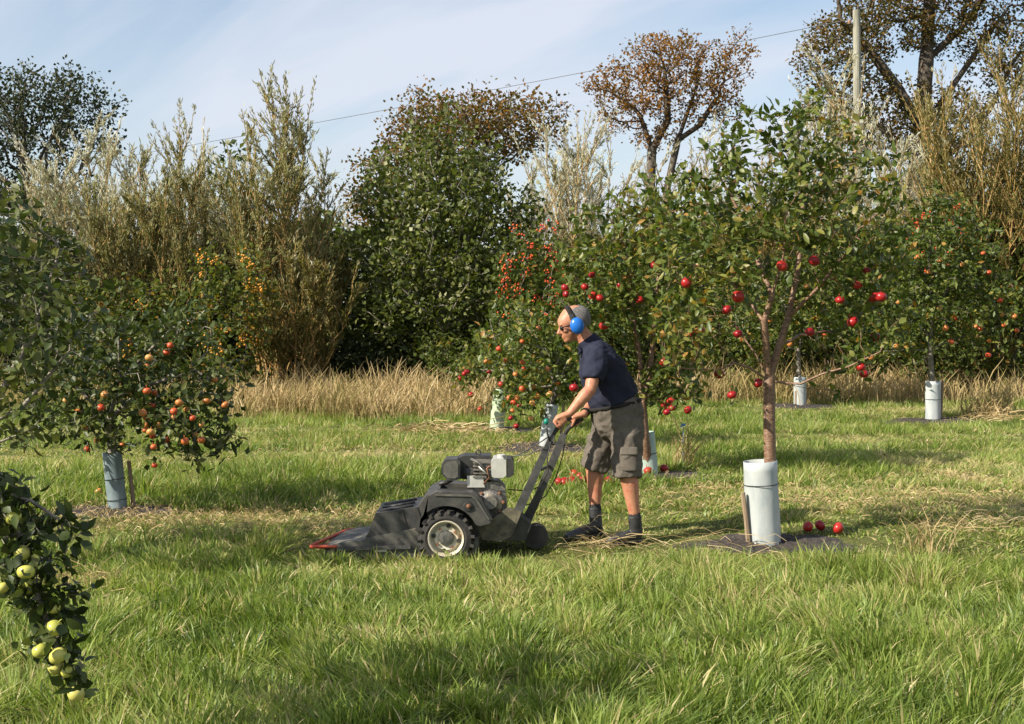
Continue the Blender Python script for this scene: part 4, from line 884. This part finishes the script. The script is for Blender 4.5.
tg = P(683, 426, float(G(684, 468)[1])); bm = bmesh.new()
bm_prism(bm, [(tg[0] - .03, tg[2] - .02), (tg[0] - .012, tg[2] + .028), (tg[0] + .006, tg[2] + .016), (tg[0] + .03, tg[2] + .03), (tg[0] + .022, tg[2] - .006), (tg[0] + .004, tg[2] + .002)], tg[1] - .004, tg[1] + .002)
bm_tube(bm, [(tg[0], tg[1] + .004, gz(tg[0], tg[1]) - .03), (tg[0] + .004, tg[1] + .004, tg[2] + .03)], .004, 5)
o = bm_obj('plant_tag', bm, mat('blue_tag_plastic', (.06, .17, .42), (.10, .24, .5), 30, .4)); tag(o, 'small torn blue tag on a stalk by the pale dry tuft', 'tag')

# ------------------------------------------------------------------ the mower
M['black'] = mat('black_housing', (0.030, 0.029, 0.028), (0.060, 0.057, 0.052), 9, 0.5, bump=0.05, bscale=80, c3=(0.12, 0.105, 0.08), hi=0.8)
M['deck'] = mat('dusty_deck', (0.045, 0.042, 0.038), (0.10, 0.095, 0.08), 7, 0.6, bump=0.1, bscale=50, c3=(0.17, 0.15, 0.11), hi=0.75)
M['tyre'] = mat('tyre_rubber', (0.018, 0.017, 0.016), (0.045, 0.040, 0.034), 12, 0.85, bump=0.2)
M['rim'] = mat('cream_rim', (0.62, 0.57, 0.45), (0.50, 0.42, 0.30), 14, 0.5, c3=(0.22, 0.12, 0.06), lo=0.45, hi=0.78)
M['hub'] = mat('hub_metal', (0.06, 0.065, 0.06), (0.14, 0.13, 0.11), 20, 0.6, metal=0.3)
M['engine'] = mat('engine_casting', (0.10, 0.095, 0.085), (0.22, 0.205, 0.18), 25, 0.5, metal=0.55, bump=0.3, c3=(0.30, 0.26, 0.20))
M['engine_dark'] = mat('engine_dark', (0.022, 0.021, 0.02), (0.05, 0.046, 0.04), 15, 0.5)
M['tank'] = mat('bare_tank', (0.55, 0.53, 0.48), (0.66, 0.64, 0.58), 12, 0.38, metal=0.35, c3=(0.40, 0.30, 0.20), lo=.4, hi=.85)
M['rust'] = mat('rusty_steel', (0.14, 0.055, 0.025), (0.26, 0.12, 0.06), 25, 0.8, bump=0.3)
M['redbar'] = mat('faded_red_paint', (0.50, 0.055, 0.022), (0.42, 0.10, 0.05), 14, 0.5, c3=(0.24, 0.13, 0.09), lo=.4, hi=.75)
M['frame'] = mat('handle_paint', (0.035, 0.035, 0.034), (0.075, 0.072, 0.066), 16, 0.5, c3=(.12, .11, .09), hi=.8)
M['khaki'] = mat('dusty_chassis', (0.06, 0.055, 0.035), (0.15, 0.13, 0.085), 18, 0.8, bump=.3)
YM = 9.42
mroot_p = onground(446, YM + .36); mower = empty('walk_behind_mower', mroot_p)
tag(mower, 'dusty black walk-behind rough cutter with cream wheel rims and red front bar', 'mower')
def mp_(x, y): p = P(x, y, YM); return (p[0], p[2])
def poly(*pts): return [mp_(*p) for p in pts]
def mprism(name, pts, a, b, m, parent=mower, bevel=0.008, smooth=False):
    bm = bmesh.new(); bm_prism(bm, poly(*pts), YM + a, YM + b); return bm_obj(name, bm, M[m], parent, smooth=smooth, bevel=bevel)
def Q(x, y, d): p = P(x, y, YM); return np.array([p[0], YM + d, p[2]])
def mtube(name, pts, r, m, parent=mower, n=8, smooth=True):
    bm = bmesh.new(); bm_tube(bm, [Q(*p) for p in pts], r, n); return bm_obj(name, bm, M[m], parent, smooth=smooth)
def comp(pts, d): k = (YM + d) / YM; return [(512 + (x - 512) * k, HORIZ + (y - HORIZ) * k) for x, y in pts]
deck = mprism('cutter_deck', [(322, 549), (338, 545), (368, 541), (478, 539), (478, 556), (342, 560), (326, 556)], .07, .70, 'deck')
mprism('skirt', [(327, 556), (345, 553), (415, 551), (415, 566), (340, 568)], .062, .076, 'deck', deck, .002)
mprism('side_rail', [(336, 548.5), (410, 546.5), (410, 550), (336, 552)], .04, .066, 'frame', deck, .003)
mprism('sticker', [(374, 550), (386, 549.5), (386, 553), (374, 553.5)], .052, .0595, 'tank', deck, 0.0)
# red front bar frame
fb = mtube('front_bar', [(336, 548, .05), (309, 548, .05), (309.5, 547.6, .075), (333, 546.5, .64), (336, 546, .665), (350, 546, .67), (375, 545, .67)], .0125, 'redbar')
mtube('guard_strip', [(318, 549, .07), (340, 548, .62)], .009, 'rust', fb)
for d in (.06, .66):
    bm = bmesh.new(); bm_lathe(bm, Q(327, 558, d), [(-.02, .03), (-.018, .045), (.018, .045), (.02, .03)], 'y', 16); bm_obj('skid_wheel', bm, M['tyre'], mower, smooth=True)
# belt cover
cov = mprism('belt_cover', [(363, 541), (367, 535), (374, 515.5), (417, 509), (426, 497), (438, 493), (438, 538), (424, 541)], .10, .62, 'black', bevel=.012)
mprism('lower_flange', [(361, 545), (364, 540.5), (421, 529), (424, 532), (424, 545)], .075, .098, 'deck', cov, .004)
mprism('seam', [(399, 512), (401, 511.7), (407, 531), (405, 531.5)], .094, .0985, 'engine_dark', cov, 0)
mprism('seam', [(414, 509.5), (416.5, 509), (422, 529), (419.5, 529.5)], .094, .0985, 'engine_dark', cov, 0)
for d in (.2, .36, .52):
    bm = bmesh.new(); z = [Q(378, 514.2, d - .05), Q(412, 508.6, d - .05)]
    bm_tube(bm, z, .008, 6); bm_obj('cover_rib', bm, M['black'], cov, smooth=True)
# fender
arch = [(446 + 32.5 * math.cos(math.radians(a)), 539 - 32.5 * math.sin(math.radians(a))) for a in range(165, 24, -10)]
fend = mprism('fender', [(424, 541), (419, 528), (421, 512), (428, 497), (436, 492.5), (472, 493.5), (478, 497), (492, 520), (490, 524), (480, 527)] + arch[::-1], .03, .20, 'black', bevel=.007)
mprism('fender_rim', [(434, 494.5), (471, 495.3), (476.5, 498.5), (490, 520), (488.3, 521), (475, 500), (470.5, 497.2), (434.5, 496.3)], .022, .034, 'deck', fend, .003)
bm = bmesh.new(); bm_lathe(bm, Q(468, 507, .026), [(-.006, .014), (-.006, .03), (.006, .034), (.008, .02)], 'y', 16); bm_obj('port_ring', bm, M['engine_dark'], fend, smooth=False)
bm = bmesh.new(); bm_lathe(bm, Q(468.5, 506.5, .018), [(-.01, .006), (-.006, .014), (.004, .016), (.006, .01)], 'y', 10); bm_obj('bolt', bm, M['rust'], fend)
mprism('fender', [(424, 541), (421, 512), (428, 497), (436, 493), (472, 494), (478, 498), (492, 520), (490, 524), (480, 527)] + arch[::-1], .52, .69, 'black', bevel=.007)
mprism('chassis', [(424, 528), (440, 498), (470, 499), (484, 524), (510, 534), (505, 545), (470, 540), (424, 540)], .205, .515, 'engine_dark', bevel=.01)
# wheels
def wheel(d, s):
    c = Q(446, 539, d); R = .203
    wroot = empty('wheel', c - np.array(mroot_p)); wroot.parent = mower
    bm = bmesh.new(); prof = [(-.058, .116), (-.068, .140), (-.060, .170), (-.03, .179), (.03, .179), (.060, .170), (.068, .140), (.058, .116)]
    bm_lathe(bm, c, prof, 'y', 36, closed=True)
    for i in range(18):
        for sgn in (-1, 1):
            a = 2 * math.pi * (i + (.5 if sgn > 0 else 0)) / 18
            rot = Matrix.Rotation(-a, 4, 'Y') @ Matrix.Rotation(sgn * .5, 4, 'X')
            mt = Matrix.Translation(Vector(c) + Vector((math.cos(a) * .180, sgn * .036, math.sin(a) * .180))) @ Matrix.Rotation(-a, 4, 'Y') @ Matrix.Rotation(sgn * .45, 4, 'X') @ Matrix.Diagonal((.026, .075, .022, 1))
            bmesh.ops.create_cube(bm, size=1, matrix=mt)
    bm_obj('tyre', bm, M['tyre'], wroot, smooth=False)
    bm = bmesh.new(); f = s
    bm_lathe(bm, c, [(f * -.064, .113), (f * -.068, .121), (f * -.060, .124), (f * .05, .122), (f * .05, .05), (f * -.030, .05), (f * -.036, .080), (f * -.012, .092), (f * -.012, .104), (f * -.052, .109)], 'y', 36, closed=True)
    rim = bm_obj('rim', bm, M['rim'], wroot, smooth=False)
    bm = bmesh.new(); bm_lathe(bm, c, [(f * -.055, .026), (f * -.05, .05), (f * -.02, .058), (f * .03, .05)], 'y', 8); hub = bm_obj('hub', bm, M['hub'], wroot)
    for i in range(4):
        a = .6 + i * math.pi / 2; bm = bmesh.new(); bm_lathe(bm, c + np.array([math.cos(a) * .072, f * -.036, math.sin(a) * .072]), [(f * -.012, .006), (f * -.012, .009), (f * .006, .009)], 'y', 6); bm_obj('wheel_nut', bm, M['rust'], wroot)
        a += .78; bm = bmesh.new(); bm_lathe(bm, c + np.array([math.cos(a) * .086, f * -.038, math.sin(a) * .086]), [(f * -.004, .012), (f * -.004, .015), (f * .008, .015)], 'y', 12); bm_obj('rim_slot', bm, M['engine_dark'], wroot)
wheel(.07, 1); wheel(.66, -1)
bm = bmesh.new(); bm_tube(bm, [Q(446, 539, .1), Q(446, 539, .63)], .02, 8); bm_obj('axle', bm, M['engine_dark'], mower)
# engine: crankcase, cylinder, air filter, exhaust, tank
eng = mprism('engine_block', [(468, 524), (468, 491), (474, 487), (498, 487), (505, 494), (507, 515), (500, 526)], .26, .50, 'engine', bevel=.012)
mprism('side_plate', [(466, 492), (466, 480), (482, 480), (484, 492)], .235, .30, 'tank', eng, .006)
bm = bmesh.new(); bm_lathe(bm, Q(490, 507, .25), [(-.05, .02), (-.05, .045), (-.03, .06), (-.02, .085), (.02, .09)], 'y', 20); bm_obj('crank_cover', bm, M['engine'], eng)
for (x, y, r) in ((481, 498, .010), (499, 498, .010), (499, 516, .010), (481, 516, .010), (503, 507, .012), (476, 507, .009)):
    bm = bmesh.new(); bm_lathe(bm, Q(x, y, .235), [(-.02, r * .6), (-.018, r), (.02, r)], 'y', 6); bm_obj('bolt', bm, M['rust'], eng)
mprism('cylinder_head', [(471, 482), (474, 464), (490, 464), (492, 484)], .24, .46, 'engine', eng, .008)
for i in range(5):
    y = 466 + i * 3.6; mprism('cooling_fin', [(472, y), (491, y), (491, y + 1.3), (472, y + 1.3)], .225, .47, 'engine', eng, 0)
mtube('intake_pipe', [(488, 482, .23), (484, 473, .2), (478, 466, .205), (470, 463, .24)], .010, 'hub', eng)
mtube('fuel_line', [(492, 468, .22), (486, 472, .19), (489, 481, .19), (483, 488, .22)], .006, 'rust', eng)
mtube('governor_rod', [(478, 470, .2), (487, 478, .19)], .005, 'tank', eng)
bm = bmesh.new(); bm_tube(bm, [Q(462, 477.5, .27), Q(478, 477.5, .27)], .034, 14); bm_obj('exhaust', bm, M['engine_dark'], eng, smooth=True)
mprism('cowl', [(456, 484), (456, 463), (462, 460.5), (490, 461), (490, 466), (472, 467), (471, 486)], .30, .50, 'engine_dark', eng, .008)
af = mprism('air_filter', [(440, 478), (440, 468), (444, 463), (456, 462.5), (459, 465), (459, 481), (455, 484.5), (446, 484)], .20, .42, 'black', bevel=.012)
mprism('filter_cover', [(442, 477), (442, 469), (445.5, 465), (455, 464.5), (457, 467), (457, 480), (454, 482), (447, 481.8)], .193, .205, 'deck', af, .004)
mtube('choke_lever', [(437, 489, .25), (444, 487.5, .26), (452, 485, .30)], [.012, .017, .01], 'engine_dark', af)
tank = mprism('fuel_tank', [(491, 480), (490.5, 465), (493, 462), (503, 462), (506, 464), (506, 479), (503, 481.5), (494, 481.5)], .20, .43, 'tank', bevel=.012)
mprism('tank_shaded_end', [(506.3, 462), (512, 462.5), (514, 466), (514, 478), (510, 481.5), (506.3, 481.5)], .205, .43, 'engine_dark', tank, .003)  # rear face of the silver tank; its shade is put in as dark material
bm = bmesh.new(); bm_lathe(bm, Q(501, 462, .31), [(0, .03), (.016, .032), (.02, .02)], 'z', 14); bm_obj('filler_cap', bm, M['tank'], tank, smooth=False)
bm = bmesh.new(); c = Q(477, 457.5, .33); bm_tube(bm, [c + .017 * np.array([math.cos(a), 0, math.sin(a)]) for a in np.linspace(0, 6.283, 15)], .0055, 6, cap=False); bm_obj('lifting_eye', bm, M['engine_dark'], eng, smooth=True)
mtube('eye_stem', [(477, 460, .33), (477, 464, .33)], .007, 'engine_dark', eng)
# rear chassis and handles
mprism('rear_plate', [(476, 530), (494, 522), (508, 512), (522, 516), (512, 541), (500, 547), (482, 545)], .20, .23, 'khaki', bevel=.004)
mprism('gearbox', [(488, 536), (498, 520), (520, 521), (532, 530), (526, 546), (495, 547)], .24, .50, 'engine_dark', bevel=.01)
mprism('handle_wedge', comp([(516, 536), (524, 514), (537, 490), (541, 489), (537, 505), (530, 525), (520, 538)], .5), .465, .496, 'engine_dark', bevel=.004)
nb = mprism('handle_bar', [(501, 541), (508, 527), (549, 441), (553.5, 437), (556.5, 439), (553, 448), (520, 524), (511, 541)], .215, .245, 'frame', bevel=.006)
fbar = mprism('handle_bar', comp([(519, 533), (536, 492), (559, 437), (562, 433), (567, 435), (563, 447), (543, 495), (526, 533)], .5), .50, .535, 'frame', bevel=.006)
mtube('cross_tube', [(541, 474, .24), comp([(549, 466)], .505)[0] + (.505,)], .012, 'frame')
mtube('grip', [(553, 440, .23), (558, 432, .23), (566, 424, .23), (573, 420, .23)], [.014, .016, .017, .016], 'tyre', nb)
mtube('grip', [q + (.517,) for q in comp([(564, 436), (568, 429), (575, 422), (583, 418)], .517)], [.014, .016, .017, .016], 'tyre', fbar)
lev = mtube('control_lever', [(551, 445, .22), (548, 436, .20), (547, 427, .19)], .006, 'engine_dark')
bm = bmesh.new(); bm_ell(bm, Q(547, 424, .19), (.019, .019, .022)); bm_obj('lever_knob', bm, mat('teal_knob', (0.0, 0.16, 0.11), (0.01, 0.22, 0.15), 8, .35), lev, smooth=True)
mtube('control_cable', [(549, 440, .21), (540, 446, .22), (528, 454, .26), (518, 460, .3), (508, 463, .33)], .0045, 'engine_dark')
mtube('control_cable', [(549, 441, .20), (545, 450, .2), (530, 458, .24), (513, 461, .30)], .0035, 'hub')
mtube('control_cable', [q + (d,) for q, d in zip(comp([(565, 436), (563, 455), (556, 478), (545, 497), (530, 503), (516, 505)], .54), (.54, .55, .56, .56, .5, .4))], .004, 'engine_dark')
mtube('control_cable', [(552, 444, .21), (548, 462, .20), (549, 476, .2), (541, 490, .22), (530, 497, .3), (508, 497, .38)], .004, 'engine_dark')
bm = bmesh.new(); bm_lathe(bm, Q(537, 545, .38), [(-.05, .05), (-.05, .085), (.05, .085), (.05, .05)], 'y', 18); bm_obj('rear_wheel', bm, M['tyre'], mower, smooth=False)

# ------------------------------------------------------------------ the man
M['skin'] = mat('skin', (0.38, 0.16, 0.085), (0.47, 0.215, 0.125), 18, 0.5, bump=.05, c3=(0.42, 0.15, 0.09), spec=.4)
M['navy'] = mat('navy_cotton', (0.016, 0.018, 0.034), (0.024, 0.026, 0.046), 10, 0.85, bump=.25, bscale=500, spec=.2)
M['shorts'] = mat('grey_brown_cotton', (0.105, 0.088, 0.072), (0.150, 0.128, 0.105), 14, 0.9, bump=.3, bscale=350, spec=.15)
M['hair'] = mat('grey_hair', (0.09, 0.08, 0.075), (0.26, 0.24, 0.22), 90, 0.7, bump=.8, bscale=200, stretch=(1, 1, 2))
M['shoe'] = mat('black_shoe', (0.014, 0.014, 0.015), (0.04, 0.04, 0.04), 25, 0.55, bump=.2)
M['sock'] = mat('dark_sock', (0.02, 0.02, 0.022), (0.04, 0.04, 0.042), 80, 0.95, bump=.5, bscale=300)
M['blue'] = mat('blue_plastic', (0.012, 0.13, 0.50), (0.014, 0.15, 0.55), 8, 0.32)
M['lens'] = mat('dark_lens', (0.01, 0.01, 0.012), None, 5, 0.12)
M['belt'] = mat('dark_belt', (0.012, 0.011, 0.010), (0.022, 0.02, 0.018), 20, .75, spec=.2)
YH = 10.0; px_m = YH / F
man_b = onground(612, YH); man = empty('person', man_b)
tag(man, 'man in navy polo and grey shorts, blue ear defenders, leaning into the mower handles', 'person')
def B(x, y, d=0.0): return P(x, y, YH + d)
nh, fh = Q(563, 423.5, .23), P(577, 420, YM + .517)     # hand centres on the grips
# the head frame: face towards -x, tilted down
tilt = math.radians(14); hc = B(573.5, 323.5, 0.0)
fw = np.array([-math.cos(tilt), -0.10, -math.sin(tilt)]); fw = nrm(fw); sdv = nrm(np.cross([0, 0, 1.0], fw)); uv = np.cross(fw, sdv)   # forward, side, up
Rh = Matrix((fw, sdv, uv)).transposed()
def Hd(f, s, u): return hc + f * fw + s * sdv + u * uv
body = bmesh.new()
def hell(f, s, u, rf, rs, ru): bm_ell(body, Hd(f, s, u), (rf, rs, ru), Rh, 20)
hell(-.014, 0, .030, .112, .080, .098)        # skull
hell(.045, 0, .020, .066, .068, .070)         # forehead / brow
hell(.040, 0, -.040, .062, .060, .075)        # mid face
hell(.048, 0, -.088, .044, .042, .034)        # jaw
hell(.078, 0, -.105, .020, .026, .018)        # chin
hell(.098, 0, .014, .012, .052, .010)         # brow ridge
hell(.094, 0, -.072, .014, .026, .007)        # upper lip
hell(.092, 0, -.085, .013, .022, .007)        # lower lip
for s in (-1, 1):
    hell(.070, s * .046, -.030, .024, .018, .020)   # cheek
    hell(-.012, s * .080, -.018, .020, .010, .032)  # ear
bm_loft(body, [Hd(.094, 0, .008), Hd(.108, 0, -.020), Hd(.122, 0, -.042), Hd(.110, 0, -.053)], [(.009, .008), (.013, .011), (.016, .017), (.010, .015)], 12, sdv)  # nose
bm_loft(body, [Hd(-.02, 0, -.045), Hd(-.045, 0, -.11), B(588, 342), B(594, 352)], [(.064, .058), (.060, .056), (.066, .062), (.075, .09)], 16)            # neck
bm_loft(body, [B(594, 348), B(602, 370), B(610, 388), B(618, 408), B(620, 425)], [(.08, .13), (.125, .155), (.125, .14), (.13, .14), (.10, .13)], 16)        # torso inside the clothes
def limb(pts, rr, n=14):
    bm_loft(body, pts, [(r, r) if not hasattr(r, '__len__') else r for r in rr], n, (0.25, 1, 0.1))
    for p, r in ((pts[0], rr[0]), (pts[-1], rr[-1])):
        q = r if not hasattr(r, '__len__') else min(r); bm_ell(body, p, (q, q, q))
sh_n, el_n = B(597, 357, -.20), B(590.5, 389, -.30); wr_n = nh + np.array([.050, .0, .045])
sh_f, el_f = B(594, 358, .19), B(597, 398, .22); wr_f = fh + np.array([.048, .0, .040])
for sh, el, wr in ((sh_n, el_n, wr_n), (sh_f, el_f, wr_f)):
    limb([sh, sh * .5 + el * .5, el * .88 + sh * .12, el, el * .72 + wr * .28, el * .35 + wr * .65, wr], [.052, .050, .045, .043, .046, .036, .027])
# legs below the shorts
kn_n, an_n = B(625, 468, -.10), B(634.5, 514, -.10); kn_f, an_f = B(592.5, 464, .13), B(595, 506, .10)
hip_n, hip_f = B(622, 420, -.09), B(617, 420, .10)
limb([hip_n, hip_n * .5 + kn_n * .5, kn_n, kn_n * .7 + an_n * .3 + [.014, 0, 0], kn_n * .35 + an_n * .65 + [.006, 0, 0], an_n], [.075, .070, .062, .066, .052, .041])
limb([hip_f, hip_f * .5 + kn_f * .5, kn_f, kn_f * .7 + an_f * .3 + [.014, 0, 0], kn_f * .35 + an_f * .65 + [.006, 0, 0], an_f], [.075, .070, .062, .064, .051, .041])
# hands closed on the grips
def hand(c, wr, ax, toward):
    """c grip centre under the palm, ax grip axis (towards the grip end), fingers wrap over the `toward` side"""
    ax = nrm(ax); up = nrm(np.array([0, 0, 1.0]) - ax * ax[2]); tw = nrm(np.cross(up, ax)); tw = tw if np.dot(tw, toward) > 0 else -tw
    pr = .030
    bm_loft(body, [wr, wr * .5 + (c + up * .032) * .5, c + up * .034 - ax * .010, c + up * .028 - ax * .040], [(.024, .030), (.024, .038), (.020, .042), (.014, .034)], 12, tw)
    for i, o in enumerate((-.047, -.022, .002, .025)):
        L = (1.0, 1.08, 1.02, .86)[i]; pts = []
        for a in (-18, 25, 70, 118, 160, 200):
            t = math.radians(a * L); pts.append(c + ax * o + (up * math.cos(t) + tw * math.sin(t)) * pr)
        bm_loft(body, pts, [(.0095, .0095)] * 2 + [(.0092, .0092)] * 2 + [(.0085, .0085), (.0065, .0065)], 8, ax)
    tp = [c + ax * .012 + up * .026 - tw * .020, c - ax * .022 - tw * .032 + up * .008, c - ax * .045 - tw * .028 - up * .008, c - ax * .060 - tw * .012 - up * .014]
    bm_loft(body, tp, [(.013, .013), (.011, .011), (.0095, .0095), (.007, .007)], 8, up)
gax = Q(573, 420, .23) - Q(558, 432, .23)
hand(nh, wr_n, gax, np.array([0, -1.0, 0])); hand(fh, wr_f, Q(583, 418, .5) - Q(570, 427, .5), np.array([0, 1.0, 0]))
remeshed('body', body, M['skin'], man, .0072, 2)
# shirt
s = bmesh.new()
bm_loft(s, [B(616, 404), B(613, 398), B(608, 385), B(602.5, 370), B(597, 358), B(593, 349), B(589.5, 342)], [(.186, .168), (.184, .170), (.177, .172), (.170, .185), (.140, .190), (.105, .150), (.074, .085)], 24)
for sh, el in ((sh_n, el_n), (sh_f, el_f)):
    bm_loft(s, [sh + [.02, 0, .01], sh * .8 + el * .2, sh * .45 + el * .55, sh * .28 + el * .72], [(.088, .075), (.086, .072), (.080, .068), (.078, .066)], 18, (.2, 1, .1))
    bm_ell(s, sh, (.085, .075, .075))
shirt = remeshed('polo_shirt', s, M['navy'], man, .010, 5, noise=.042, nscale=11)
s = bmesh.new(); bm_loft(s, [B(592, 346), B(588.5, 341), B(586.5, 338)], [(.088, .092), (.078, .080), (.074, .074)], 22); remeshed('collar', s, M['navy'], shirt, .007, 2)
s = bmesh.new(); bm_loft(s, [B(578, 347, -.05), B(581, 351, -.06), B(578, 355, -.05)], [(.012, .03), (.016, .035), (.008, .02)], 10); remeshed('collar_point', s, M['navy'], shirt, .005, 2)
# shorts
s = bmesh.new()
bm_loft(s, [B(614.5, 402), B(616, 407), B(618.5, 418), B(618, 430), B(617, 440)], [(.178, .160), (.184, .168), (.188, .175), (.165, .155), (.11, .11)], 24)
bm_loft(s, [B(626, 420, -.075), B(627, 440, -.09), B(626.5, 460, -.10), B(626.5, 477, -.10)], [(.130, .10), (.118, .105), (.108, .105), (.106, .105)], 20)
bm_loft(s, [B(612, 420, .09), B(605, 440, .11), B(598, 457, .125), B(595, 469, .13)], [(.130, .10), (.122, .105), (.112, .105), (.108, .10)], 20)
shorts = remeshed('shorts', s, M['shorts'], man, .010, 5, noise=.050, nscale=12)
pk = bmesh.new(); bm_loft(pk, [B(629, 452, -.185), B(629, 471, -.19)], [(.062, .022), (.060, .024)], 4 * 4, (.1, 1, 0)); remeshed('cargo_pocket', pk, M['shorts'], shorts, .006, 2)
pk = bmesh.new(); bm_loft(pk, [B(629, 447, -.19), B(629, 455, -.20)], [(.064, .016), (.066, .020)], 16, (.1, 1, 0)); remeshed('pocket_flap', pk, M['shorts'], shorts, .006, 1)
bt = bmesh.new(); bm_loft(bt, [B(614.6, 403), B(615.3, 406.5)], [(.196, .180), (.197, .181)], 30); remeshed('belt', bt, M['belt'], man, .008, 1)
# socks and shoes
def shoe(an, toe, heel):
    sk = bmesh.new(); bm_loft(sk, [an + [0, 0, .022], an + [0, 0, .0], an + [.004, 0, -.035]], [(.041, .041), (.042, .042), (.046, .044)], 14); remeshed('sock', sk, M['sock'], man, .006, 2, noise=.006, nscale=30)
    d = nrm(toe - heel); L = np.linalg.norm(toe - heel); s_ = nrm(np.cross([0, 0, 1], d)); b_ = bmesh.new()
    pts = [heel + [0, 0, .045], heel + d * L * .18 + [0, 0, .050], heel + d * L * .42 + [0, 0, .048], heel + d * L * .68 + [0, 0, .040], heel + d * L * .90 + [0, 0, .032], toe + [0, 0, .028]]
    bm_loft(b_, pts, [(.030, .030), (.044, .036), (.042, .040), (.036, .047), (.029, .044), (.016, .026)], 16, s_)
    bm_loft(b_, [heel + d * L * .14 + [0, 0, .06], an + [0, 0, -.012]], [(.050, .040), (.048, .044)], 14, s_)
    u_ = remeshed('shoe', b_, M['shoe'], man, .006, 3)
    so_ = bmesh.new(); bm_loft(so_, [heel - d * .01 + [0, 0, .014], heel + d * L * .3 + [0, 0, .012], heel + d * L * .7 + [0, 0, .012], toe + d * .006 + [0, 0, .016]], [(.013, .030), (.015, .039), (.015, .050), (.012, .024)], 14, s_); remeshed('sole', so_, M['tyre'], u_, .005, 1)
    for k in range(4):
        q = heel + d * L * (.36 + .09 * k) + np.array([0, 0, .094 - .010 * k]); l_ = bmesh.new(); bm_tube(l_, [q - s_ * .024 - [0, 0, .012], q + [0, 0, .002], q + s_ * .024 - [0, 0, .012]], .0035, 5); bm_obj('lace', l_, M['belt'], u_)
def gp(p): p = np.array(p); p[2] = gz(p[0], p[1]) + .012; return p
shoe(an_f, gp(B(566, 533, -.06)), gp(B(601, 533, .11)))
shoe(an_n, gp(B(607, 533, -.14)), gp(B(641, 533, -.08)))
# hair: back and sides of the skull
h_ = bmesh.new(); bmesh.ops.create_icosphere(h_, subdivisions=5, radius=1)
rr = np.random.RandomState(4)
kill = [v for v in h_.verts if (v.co.x > 0.10 - 0.35 * (0.5 - v.co.z) * (v.co.z < .5) + .10 * math.sin(9 * v.co.y)) or v.co.z < -0.62 or (v.co.z > 0.80 and v.co.x > -.35)]
bmesh.ops.delete(h_, geom=kill, context='VERTS')
for v in h_.verts:
    k = 1.045 + .02 * rr.rand(); c = v.co; p = Hd(-.014 + c.x * .112 * k, c.y * .080 * k, .030 + c.z * .098 * k * (1 if c.z > 0 else 1.15)); v.co = Vector(p)
hair = bm_obj('hair', h_, M['hair'], man, smooth=True)
# ear defenders
ed = bmesh.new(); arc = []
for a in np.linspace(-8, 188, 19):
    t = math.radians(a); arc.append(Hd(-.004 + .026 * math.sin(t), .099 * math.cos(t), -.008 + .1395 * math.sin(t)))
bm_loft(ed, arc, [(.008, .020) for _ in arc], 8, fw); band = bm_obj('headband', ed, M['belt'], man, smooth=True)
for s_ in (-1, 1):
    cp = bmesh.new(); bm_ell(cp, Hd(-.006, s_ * .110, -.016), (.050, .034, .060), Rh, 22); bm_obj('ear_cup', cp, M['blue'], man, smooth=True)
    cp = bmesh.new(); bm_ell(cp, Hd(-.006, s_ * .092, -.016), (.044, .018, .054), Rh, 18); bm_obj('ear_cushion', cp, M['belt'], man, smooth=True)
    cp = bmesh.new(); bm_loft(cp, [Hd(.012, s_ * .106, .036), Hd(.016, s_ * .104, .072)], [(.020, .008), (.018, .008)], 8, sdv); bm_obj('band_slider', cp, M['frame'], man)
    ln = bmesh.new(); bm_ell(ln, Hd(.098, s_ * .036, -.012), (.012, .027, .017), Rh, 14); bm_obj('sunglass_lens', ln, M['lens'], man, smooth=True)
    ln = bmesh.new(); bm_tube(ln, [Hd(.096, s_ * .060, -.006), Hd(.060, s_ * .078, -.004), Hd(.010, s_ * .086, 0)], .0045, 6); bm_obj('sunglass_arm', ln, M['lens'], man)
w_ = bmesh.new(); wd_ = nrm(el_f - wr_f); bm_loft(w_, [wr_f + wd_ * .02, wr_f + wd_ * .045], [(.034, .034), (.035, .035)], 16, (.2, 1, .1)); bm_obj('wristwatch', w_, M['belt'], man, smooth=False)
print('total tris', TRI[0], sum(len(o.data.polygons) for o in bpy.data.objects if o.type == 'MESH'))
